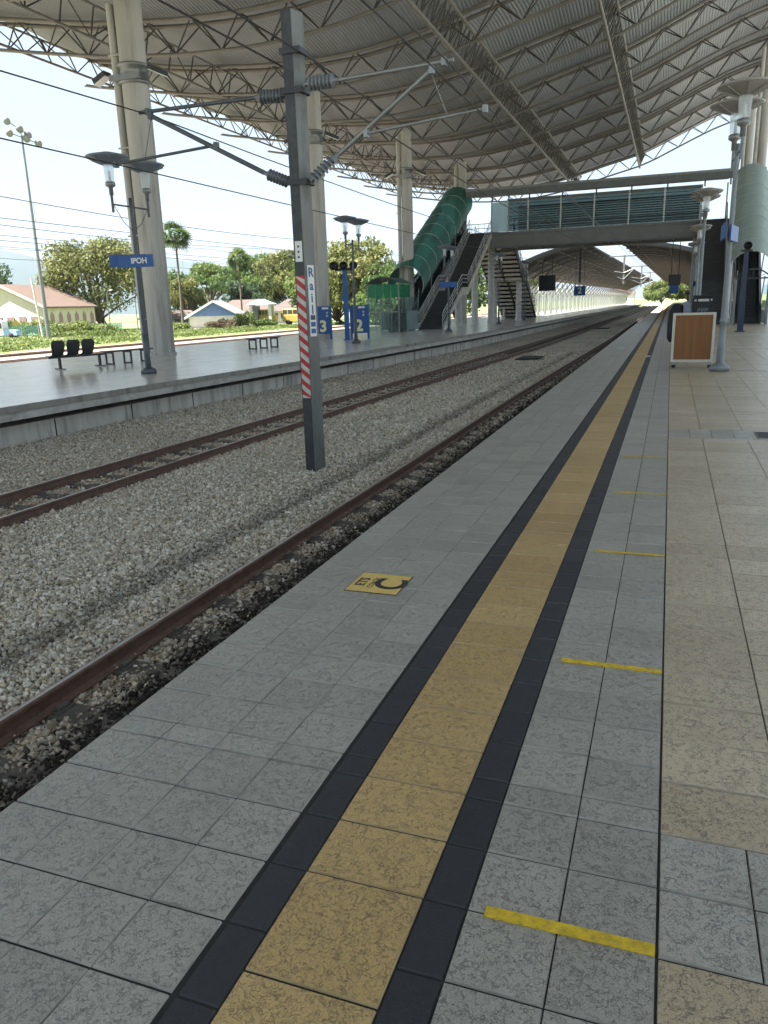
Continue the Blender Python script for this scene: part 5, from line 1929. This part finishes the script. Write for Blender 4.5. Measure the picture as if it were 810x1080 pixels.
def tree(label, loc, H, W, mtl, seed, n=9000, leaf=0.30, base=0.3, shape='round', clumps=34, group=None, name='broadleaf_tree'):
    t = thing(name, label, 'tree', loc, 0, group)
    r = np.random.default_rng(seed)
    tr_ = MB()
    cl = []
    th = H * base
    tr_.tube([(0, 0, -0.3), (0.05 * W, 0, th * 0.5), (0, 0.03 * W, th), (0.02 * W, 0, H * 0.75)], [0.05 * H, 0.038 * H, 0.032 * H, 0.008 * H], 8)
    for k in range(clumps):
        a = r.uniform(0, 2 * PI)
        if shape == 'umbrella':
            rr = math.sqrt(r.uniform(0, 1)) * W * 0.5
            z = H * (0.60 + 0.34 * (1 - (rr / (W * 0.5)) ** 2)) + r.normal(0, 0.05 * H)
            c = (rr * math.cos(a), rr * math.sin(a), z, W * r.uniform(0.10, 0.17), W * r.uniform(0.10, 0.17), H * r.uniform(0.06, 0.10))
        else:
            ph = r.uniform(-0.55, 1.0)
            hz = th + (H - th) * (0.5 + 0.46 * ph)
            prof_r = W * 0.40 * math.sqrt(max(0.05, 1 - ph * ph * 0.85))
            rr = prof_r * r.uniform(0.45, 1.05)
            q = W * r.uniform(0.09, 0.17)
            c = (rr * math.cos(a), rr * math.sin(a), hz, q, q, q * r.uniform(0.6, 0.9))
        cl.append(c)
        if k < 14:
            tr_.tube([(0, 0, th * r.uniform(0.6, 1.0)), (c[0] * 0.4, c[1] * 0.4, (th + c[2]) * 0.5), (c[0] * 0.9, c[1] * 0.9, c[2])], [0.016 * H, 0.010 * H, 0.004 * H], 5)
    tr_.build('trunk', MT['bark'], t)
    leaf_cloud('crown', cl, n, leaf, mtl, seed + 100, t)
    return t
def shrub(label, loc, w, d, h, mtl, seed, n=1600, leaf=0.18, group='bushes along the far tracks'):
    t = thing('bush', label, 'bush', loc, 0, group)
    r = np.random.default_rng(seed)
    cl = [(r.uniform(-w / 2, w / 2), r.uniform(-d / 2, d / 2), h * r.uniform(0.25, 0.75), w * r.uniform(0.12, 0.22) + 0.2, d * 0.3 + 0.2, h * r.uniform(0.25, 0.42)) for _ in range(12)]
    leaf_cloud('foliage', cl, n, leaf, mtl, seed, t)
    mb = MB()
    for q in cl[:7]:
        mb.tube([(q[0] * 0.5, q[1] * 0.5, -0.1), (q[0], q[1], q[2])], [0.05, 0.02], 5)
    mb.build('stem', MT['bark'], t)
    return t
def palm(label, loc, H, mtl, seed, r_crown=2.6):
    t = thing('palm_tree', label, 'palm', loc, 0, 'tall palms beyond the tracks')
    r = np.random.default_rng(seed)
    mb = MB()
    mb.tube([(0, 0, -0.3), (0.1, 0, H * 0.5), (0.0, 0.1, H)], [0.22, 0.16, 0.15], 8)
    mb.build('trunk', MT['bark'], t)
    f = MB()
    tones = []
    for k in range(60):
        a = r.uniform(0, 2 * PI)
        el = math.asin(r.uniform(-0.75, 1.0))
        d = Vector((math.cos(a) * math.cos(el), math.sin(a) * math.cos(el), math.sin(el)))
        s = d.cross(Vector(r.normal(size=3)))
        s = s.normalized() if s.length > 0.01 else Vector((1, 0, 0))
        u = s.cross(d)
        b0 = Vector((0, 0.1, H))
        L = r_crown * r.uniform(0.8, 1.1)
        hub = b0 + d * L * 0.55
        m_ = 11
        tn = float(r.uniform(0, 1))
        for q in range(m_):
            an = -1.35 + 2.7 * q / (m_ - 1)
            e = hub + (d * math.cos(an) + s * math.sin(an)) * L * 0.5 + Vector((0, 0, -0.12 * L))
            sd_ = (s * math.cos(an) - d * math.sin(an)) * 0.10
            f.add([hub - sd_, hub + sd_, e + sd_ * 0.3, e - sd_ * 0.3], [(0, 1, 2, 3)])
            tones.append(tn)
        f.add([b0 - s * 0.03, b0 + s * 0.03, hub + s * 0.03, hub - s * 0.03], [(0, 1, 2, 3)])
        tones.append(tn)
    f.build('crown', mtl, t, tone=tones)
    return t
G = -1.06
tree('big pale green tree rising behind the cream house, left of the column', (-92.5, 112, G), 14.2, 23, MT['leaf_warm'], 31, 15000, 0.30, 0.12, clumps=52)
tree('dark feathery treetop at the left edge behind the cream house', (-112, 106, G), 11.5, 13, MT['leaf_dark'], 32, 5000, 0.30, 0.25)
tree('small light tree right of the nearest column near the blue gabled house', (-82.0, 124, G), 8.5, 9, MT['leaf_warm'], 33, 5000, 0.26, 0.2)
tree('spreading rain tree on the left of the wood behind the brown roofs', (-93.5, 150, G), 12.5, 20, MT['leaf_green'], 34, 11000, 0.32, 0.35, 'umbrella', 44)
tree('broad bushy tree in the middle of the wood behind the kiosk', (-82, 153, G), 13.6, 17, MT['leaf_green'], 35, 11000, 0.32, 0.12, clumps=44)
tree('tall dense tree at the right of the wood, beside the striped mast', (-73.5, 150, G), 14.0, 17, MT['leaf_warm'], 36, 11000, 0.32, 0.10, clumps=44)
tree('low dark round tree at the foot of the wood behind the brown roofs', (-80, 143, G), 8.0, 12, MT['leaf_dark'], 37, 6000, 0.30, 0.1)
tree('slim young conifer like tree left of the blue gabled house', (-86.5, 130, G), 8.8, 6.5, MT['leaf_dark'], 38, 4000, 0.24, 0.1)
tree('great rounded tree behind the blue boards, left part', (-49.5, 118, G), 11.0, 16, MT['leaf_green'], 39, 12000, 0.30, 0.06, clumps=48)
tree('great rounded tree behind the glass shelter, tallest of that group', (-43.5, 112, G), 11.4, 17, MT['leaf_warm'], 40, 13000, 0.30, 0.06, clumps=52)
tree('lower bushy tree behind the foot of the green escalator tube', (-36.0, 106, G), 8.2, 11, MT['leaf_green'], 41, 7000, 0.28, 0.05)
tree('leafy tree glimpsed between the piers under the footbridge', (-30.0, 120, G), 9.0, 13, MT['leaf_green'], 42, 7000, 0.28, 0.06)
tree('leafy tree behind the screen wall of the left canopy', (-26.0, 150, G), 9.5, 14, MT['leaf_bright'], 43, 7000, 0.30, 0.06)
tree('bright green tree closing the view at the end of the tracks', (-1.5, 335, G), 8.5, 16, MT['leaf_bright'], 44, 7000, 0.45, 0.05)
tree('green tree closing the view right of the end of the tracks', (9.0, 342, G), 9.5, 18, MT['leaf_bright'], 45, 7000, 0.45, 0.05)
palm('tall fan palm showing just right of the nearest column', (-70.6, 105, G), 14.2, MT['leaf_green'], 46)
palm('tall fan palm with a pale trunk above the brown roofs', (-71.4, 125, G), 11.4, MT['leaf_green'], 47, 2.4)
shrub('wide sunlit bush in front of the cream house', (-84, 88, G), 11, 4, 2.1, MT['leaf_bright'], 51, 5000, 0.20)
shrub('sunlit bush between the floodlight mast and the column', (-75.5, 88, G), 9, 4, 1.9, MT['leaf_bright'], 52, 4200, 0.20)
shrub('low green bush left of the floodlight mast by the yellow sign', (-92, 87, G), 8, 4, 2.3, MT['leaf_green'], 53, 3000, 0.20)
shrub('brown withered bush before the blue gabled house', (-63.5, 106, G), 5.0, 2, 1.4, MT['leaf_brown'], 54, 2200, 0.16)
shrub('green shrub right of the blue gabled house', (-63.0, 110, G), 3.6, 2, 2.6, MT['leaf_bright'], 55, 1600, 0.16)
shrub('small green shrub before the kiosk', (-60.0, 112, G), 4, 2, 1.2, MT['leaf_green'], 56, 1600, 0.16)
shrub('tall weeds just right of the nearest column', (-68.5, 100, G), 7, 2, 1.1, MT['leaf_bright'], 57, 2200, 0.16)
shrub('weeds growing left of the seats along the rusty tracks', (-70, 80, G), 12, 2, 0.8, MT['leaf_bright'], 58, 2600, 0.15)
shrub('green undergrowth seen between the bridge piers', (-32, 104, G), 12, 3, 2.4, MT['leaf_bright'], 59, 3000, 0.2)

# rough grass and weeds between the far tracks and the houses (nobody could count them)
gr = np.random.default_rng(77)
gc = []
for _ in range(520):
    y = gr.uniform(30, 118)
    x = -50 + 0.03 * y - gr.uniform(0, 1) ** 1.4 * 30 - 0.02 * (y - 50)
    q = gr.uniform(0.5, 1.8)
    gc.append((x, y, -0.98, q, q * 1.4, gr.uniform(0.12, 0.42)))
struct(leaf_cloud('tall_grass', gc, 30000, 0.13, MT['leaf_bright'], 78), 'stuff')

# ================================================================== HOUSES AND THINGS BEYOND THE TRACKS
def gable_house(label, loc, rz_, w, L, eave, ridge, walls, gablem, roofm, trim, windows=0, name='house', over=0.5):
    """gable faces local -y; w wide, L deep"""
    t = thing(name, label, 'house', loc, rz_)
    mb = MB()
    mb.box(-w / 2, w / 2, 0, L, 0, eave)
    mb.build('wall', walls, t)
    mb = MB()
    mb.prism([(-w / 2, 0, eave + 0.002), (w / 2, 0, eave + 0.002), (0, 0, ridge)], (0, 0.2, 0))
    mb.prism([(-w / 2, L - 0.2, eave + 0.002), (w / 2, L - 0.2, eave + 0.002), (0, L - 0.2, ridge)], (0, 0.2, 0))
    mb.build('gable', gablem, t)
    mb = MB()
    sl = (ridge - eave) / (w / 2)
    for s in (-1, 1):
        e = (s * (w / 2 + over), eave - sl * over)
        mb.hexa([(0, -over, ridge + 0.02), (e[0], -over, e[1] + 0.02), (e[0], L + over, e[1] + 0.02), (0, L + over, ridge + 0.02),
                 (0, -over, ridge + 0.2), (e[0], -over, e[1] + 0.2), (e[0], L + over, e[1] + 0.2), (0, L + over, ridge + 0.2)])
    rf = mb.build('roof', roofm, t)
    mb = MB()
    for s in (-1, 1):
        e = (s * (w / 2 + over), eave - sl * over)
        mb.bar((0, -over - 0.05, ridge + 0.08), (e[0], -over - 0.05, e[1] + 0.08), 0.06, 0.34)
    mb.build('barge_board', trim, rf)
    for k in range(windows):
        y = 1.0 + k * (L - 2.4) / max(1, windows - 1)
        mb = MB()
        mb.prism([(w / 2 + 0.003, y, eave * 0.35), (w / 2 + 0.003, y + 0.9, eave * 0.35), (w / 2 + 0.003, y + 0.9, eave * 0.68), (w / 2 + 0.003, y + 0.45, eave * 0.82), (w / 2 + 0.003, y, eave * 0.68)], (0.05, 0, 0))
        mb.build('side_window', MT['red_wall'], t)
    for k in range(windows):
        x = -w * 0.36 + k * (w * 0.72 / max(1, windows - 1)) if windows > 1 else 0
        mb = MB()
        mb.box(x - 0.65, x + 0.65, -0.06, -0.003, eave * 0.38, eave * 0.66)
        wn_ = mb.build('window', MT['window_dark'], t)
        mb = MB()
        for q in range(5):
            mb.box(x - 0.62 + q * 0.26, x - 0.45 + q * 0.26, -0.085, -0.0605, eave * 0.39, eave * 0.65)
        mb.build('louvre', MT['red_wall'], wn_)
    return t
gable_house('long cream house with a brown tiled roof at the left edge', (-93.6, 92, G), math.radians(6), 14.6, 12.5, 4.1, 7.4, MT['cream_wall'], MT['cream_wall'], MT['tile_roof'], MT['cream_frame'], 6)
gable_house('white hut with a blue gable and pale roof edges beyond the tracks', (-69.0, 112, G), math.radians(20), 8.6, 7, 1.9, 4.2, MT['white_wall'], MT['blue_wall'], MT['fascia'], MT['white'], 0, 'hut', 0.7)
def hip_roof_house(label, loc, rz_, L, D, eave, ridge):
    t = thing('house', label, 'house', loc, rz_, 'low houses with brown roofs')
    mb = MB()
    mb.box(-L / 2, L / 2, 0, D, 0, eave)
    mb.build('wall', MT['white_wall'], t)
    mb = MB()
    o = 0.6
    mb.hexa([(-L / 2 - o, -o, eave - 0.1), (L / 2 + o, -o, eave - 0.1), (L / 2 + o, D + o, eave - 0.1), (-L / 2 - o, D + o, eave - 0.1),
             (-L / 2 + D * 0.35, D / 2 - 0.1, ridge), (L / 2 - D * 0.35, D / 2 - 0.1, ridge), (L / 2 - D * 0.35, D / 2 + 0.1, ridge), (-L / 2 + D * 0.35, D / 2 + 0.1, ridge)])
    mb.build('roof', MT['tile_roof_grey'], t)
    for k in range(5):
        x = -L / 2 + L * (k + 0.5) / 5
        mb = MB()
        mb.box(x - 0.6, x + 0.6, -0.05, -0.003, 0.9, 1.9)
        mb.build('window', MT['window_dark'], t)
hip_roof_house('low house with a brown roof between the blue gable and the kiosk', (-75.5, 133, G), math.radians(15), 12, 8, 2.4, 4.7)
hip_roof_house('low house with a brown roof right of the kiosk', (-66.5, 136, G), math.radians(15), 9, 8, 2.4, 4.6)
hip_roof_house('grey roofed shed left of the blue gabled hut', (-80.5, 118, G), math.radians(15), 7, 5, 1.6, 3.0)

k_ = thing('kiosk', 'open kiosk on posts with a blue hipped roof beyond the tracks', 'kiosk', (-63.4, 118, G), math.radians(18))
mb = MB()
mb.hexa([(-2.4, -1.9, 3.55), (2.4, -1.9, 3.55), (2.4, 1.9, 3.55), (-2.4, 1.9, 3.55), (-0.5, -0.1, 4.4), (0.5, -0.1, 4.4), (0.5, 0.1, 4.4), (-0.5, 0.1, 4.4)])
mb.build('roof', MT['blue_roof'], k_)
for x in (-1.6, 1.6):
    for y in (-1.4, 1.4):
        mb = MB()
        mb.box(x - 0.22, x + 0.22, y - 0.22, y + 0.22, 0, 3.548)
        mb.build('post', MT['white_wall'], k_)
mb = MB()
mb.box(-1.35, -0.55, -1.3, 1.3, 0, 3.3)
mb.build('side_wall', MT['girder'], k_)
def machine(label, loc, rz_, w):
    """yellow track maintenance machine: cab with windows, bonnet, wheels"""
    t = thing('rail_machine', label, 'rail machine', loc, rz_, 'yellow machines parked beyond the tracks')
    mb = MB()
    mb.box(-w / 2, w / 2, -0.9, 0.9, 0.55, 1.7, bev=0.08)
    mb.box(-w / 2, -w / 2 + w * 0.55, -0.85, 0.85, 1.702, 2.7, bev=0.08)
    mb.build('body', MT['machine_yellow'], t)
    for k in range(3):
        mb = MB()
        x = -w / 2 + 0.15 + k * w * 0.17
        mb.box(x, x + w * 0.13, -0.875, -0.852, 1.85, 2.5)
        mb.build('window', MT['window_dark'], t)
    for x in (-w * 0.32, w * 0.32):
        for y in (-0.95, 0.75):
            mb = MB()
            mb.lathe((x, y, 0.45), [(0, 0), (0.42, 0), (0.45, 0.05), (0.45, 0.2), (0, 0.2)], 16, 0, True, (0, 1, 0))
            mb.build('wheel', MT['tyre'], t)
machine('yellow rail machine parked inside the blue roofed kiosk', (-63.0, 119.3, G), math.radians(18), 3.0)
machine('yellow rail machine parked right of the kiosk, behind the striped mast', (-58.6, 122, G), math.radians(15), 5.2)

tk = thing('parked_van', 'white van with a blue bonnet parked at the left edge beyond the grass', 'van', (-81.8, 80.0, G), math.radians(25))
mb = MB()
mb.box(-3.4, 0.2, -0.95, 0.95, 0.35, 2.35, bev=0.12)
mb.build('body', MT['white'], tk)
mb = MB()
mb.hexa([(0.202, -0.9, 0.35), (1.9, -0.9, 0.35), (1.9, 0.9, 0.35), (0.202, 0.9, 0.35), (0.202, -0.85, 1.15), (1.75, -0.8, 1.0), (1.75, 0.8, 1.0), (0.202, 0.85, 1.15)])
mb.build('bonnet', MT['car_blue'], tk)
mb = MB()
mb.box(-1.0, 0.05, -0.975, -0.952, 1.3, 2.0)
mb.build('window', MT['window_dark'], tk)
for x in (-2.5, 1.1):
    for y in (-0.98, 0.78):
        mb = MB()
        mb.lathe((x, y, 0.34), [(0, 0), (0.32, 0), (0.34, 0.05), (0.34, 0.2), (0, 0.2)], 16, 0, True, (0, 1, 0))
        mb.build('wheel', MT['tyre'], tk)
sg = thing('road_sign', 'small yellow road sign on a pole in front of the cream house', 'sign', (-85.6, 86, G), math.radians(35))
mb = MB()
mb.tube([(0, 0, 0), (0, 0, 2.4)], 0.05, 8)
mb.build('pole', MT['galv'], sg)
mb = MB()
mb.prism([(-0.62, -0.06, 1.75), (0, -0.06, 1.1), (0.62, -0.06, 1.75), (0.0, -0.06, 2.45)], (0, -0.03, 0))
mb.build('plate', MT['machine_yellow'], sg)
fm = thing('floodlight_mast', 'very tall pale floodlight mast standing in the grass beyond the tracks', 'floodlight mast', (-69.2, 74.4, -1.06), math.radians(35))
mb = MB()
mb.tube([(0, 0, 0), (0, 0, 9), (0.1, 0, 22.8)], [0.27, 0.20, 0.10], 12)
mb.build('mast', MT['galv'], fm)
mb = MB()
mb.bar((-1.1, 0, 24.2), (1.2, 0, 22.6), 0.10, 0.10)
mb.bar((-1.0, 0, 23.0), (2.0, 0, 21.9), 0.10, 0.10)
mb.bar((0.1, 0, 22.6), (0.0, 0, 23.7), 0.10, 0.10)
mb.build('crossbar', MT['galv'], fm)
for x, z in ((-1.15, 24.3), (-1.05, 23.05), (0.1, 23.5), (0.9, 22.9), (0.7, 22.5), (1.9, 22.0)):
    mb = MB()
    mb.lathe((x, -0.15, z), [(0, -0.2), (0.2, -0.2), (0.42, 0.1), (0.44, 0.25), (0, 0.26)], 14, 0, True, (-0.5, -1, -0.5))
    mb.build('floodlight', MT['fascia'], fm)
ps = thing('utility_pole', 'thin leaning pale pole left of the floodlight mast foot', 'pole', (-73.5, 78, G), 0)
mb = MB()
mb.tube([(0, 0, 0), (-0.6, 0, 7.4)], [0.14, 0.10], 8)
mb.build('shaft', MT['cream_frame'], ps)
mb = MB()
mb.bar((-0.9, 0, 7.2), (-0.2, 0, 7.2), 0.06, 0.06)
mb.build('crossarm', MT['galv'], ps)
for k, (x, y, h) in enumerate(((-79.0, 98, 5.6), (-76.2, 101, 4.4), (-74.4, 104, 5.0))):
    t = thing('street_lamp', ['thin street lamp before the big pale tree, tallest one', 'thin street lamp before the big pale tree, shortest one', 'thin street lamp beside the big pale tree, nearest the column'][k], 'street lamp', (x, y, G), 0, 'thin street lamps by the big tree')
    mb = MB()
    mb.tube([(0, 0, 0), (0, 0, h), (0.3, -0.1, h + 0.5), (0.9, -0.2, h + 0.65)], [0.09, 0.07, 0.05, 0.05], 8)
    mb.build('pole', MT['galv'], t)
    mb = MB()
    mb.bar((0.85, -0.2, h + 0.65), (1.4, -0.3, h + 0.66), 0.22, 0.1)
    mb.build('lamp_head', MT['white'], t)
nf = thing('mesh_fence', 'pale green mesh fence along the foot of the bushes', 'fence', (-80, 86, G), math.radians(30))
mb = MB()
mb.box(-8, 10, -0.01, 0.01, 0.1, 1.5)
mb.build('mesh', MT['teal_net'], nf)
for k in range(9):
    mb = MB()
    mb.box(-8 + k * 2.25 - 0.04, -8 + k * 2.25 + 0.04, -0.06, -0.012, 0, 1.7)
    mb.build('post', MT['post_pale'], nf)
eb = thing('building', 'white low building at the far end of the tracks', 'building', (-17, 332, G))
mb = MB()
mb.box(-5, 5, 0, 8, 0, 4.4)
mb.build('wall', MT['white_wall'], eb)
mb = MB()
mb.hexa([(-5.6, -0.6, 4.402), (5.6, -0.6, 4.402), (5.6, 8.6, 4.402), (-5.6, 8.6, 4.402), (-4.5, 3, 6.2), (4.5, 3, 6.2), (4.5, 5, 6.2), (-4.5, 5, 6.2)])
mb.build('roof', MT['tile_roof_grey'], eb)
mb = MB()
mb.box(-3, 2.5, -0.06, -0.003, 1.6, 3.4)
mb.build('window', MT['window_dark'], eb)

# ================================================================== AIR
hz = MB()
hz.box(-3700, 3700, -700, 3700, -2.2, 340)
hob = hz.build('haze', [])
hm = bpy.data.materials.new('haze')
hm.use_nodes = True
hn = hm.node_tree
hn.nodes.clear()
pv = hn.nodes.new('ShaderNodeVolumePrincipled')
pv.inputs['Color'].default_value = (0.72, 0.84, 1.0, 1)
pv.inputs['Density'].default_value = 0.000075
pv.inputs['Anisotropy'].default_value = 0.2
ho = hn.nodes.new('ShaderNodeOutputMaterial')
hn.links.new(pv.outputs[0], ho.inputs['Volume'])
hob.data.materials.append(hm)
struct(hob, 'stuff')
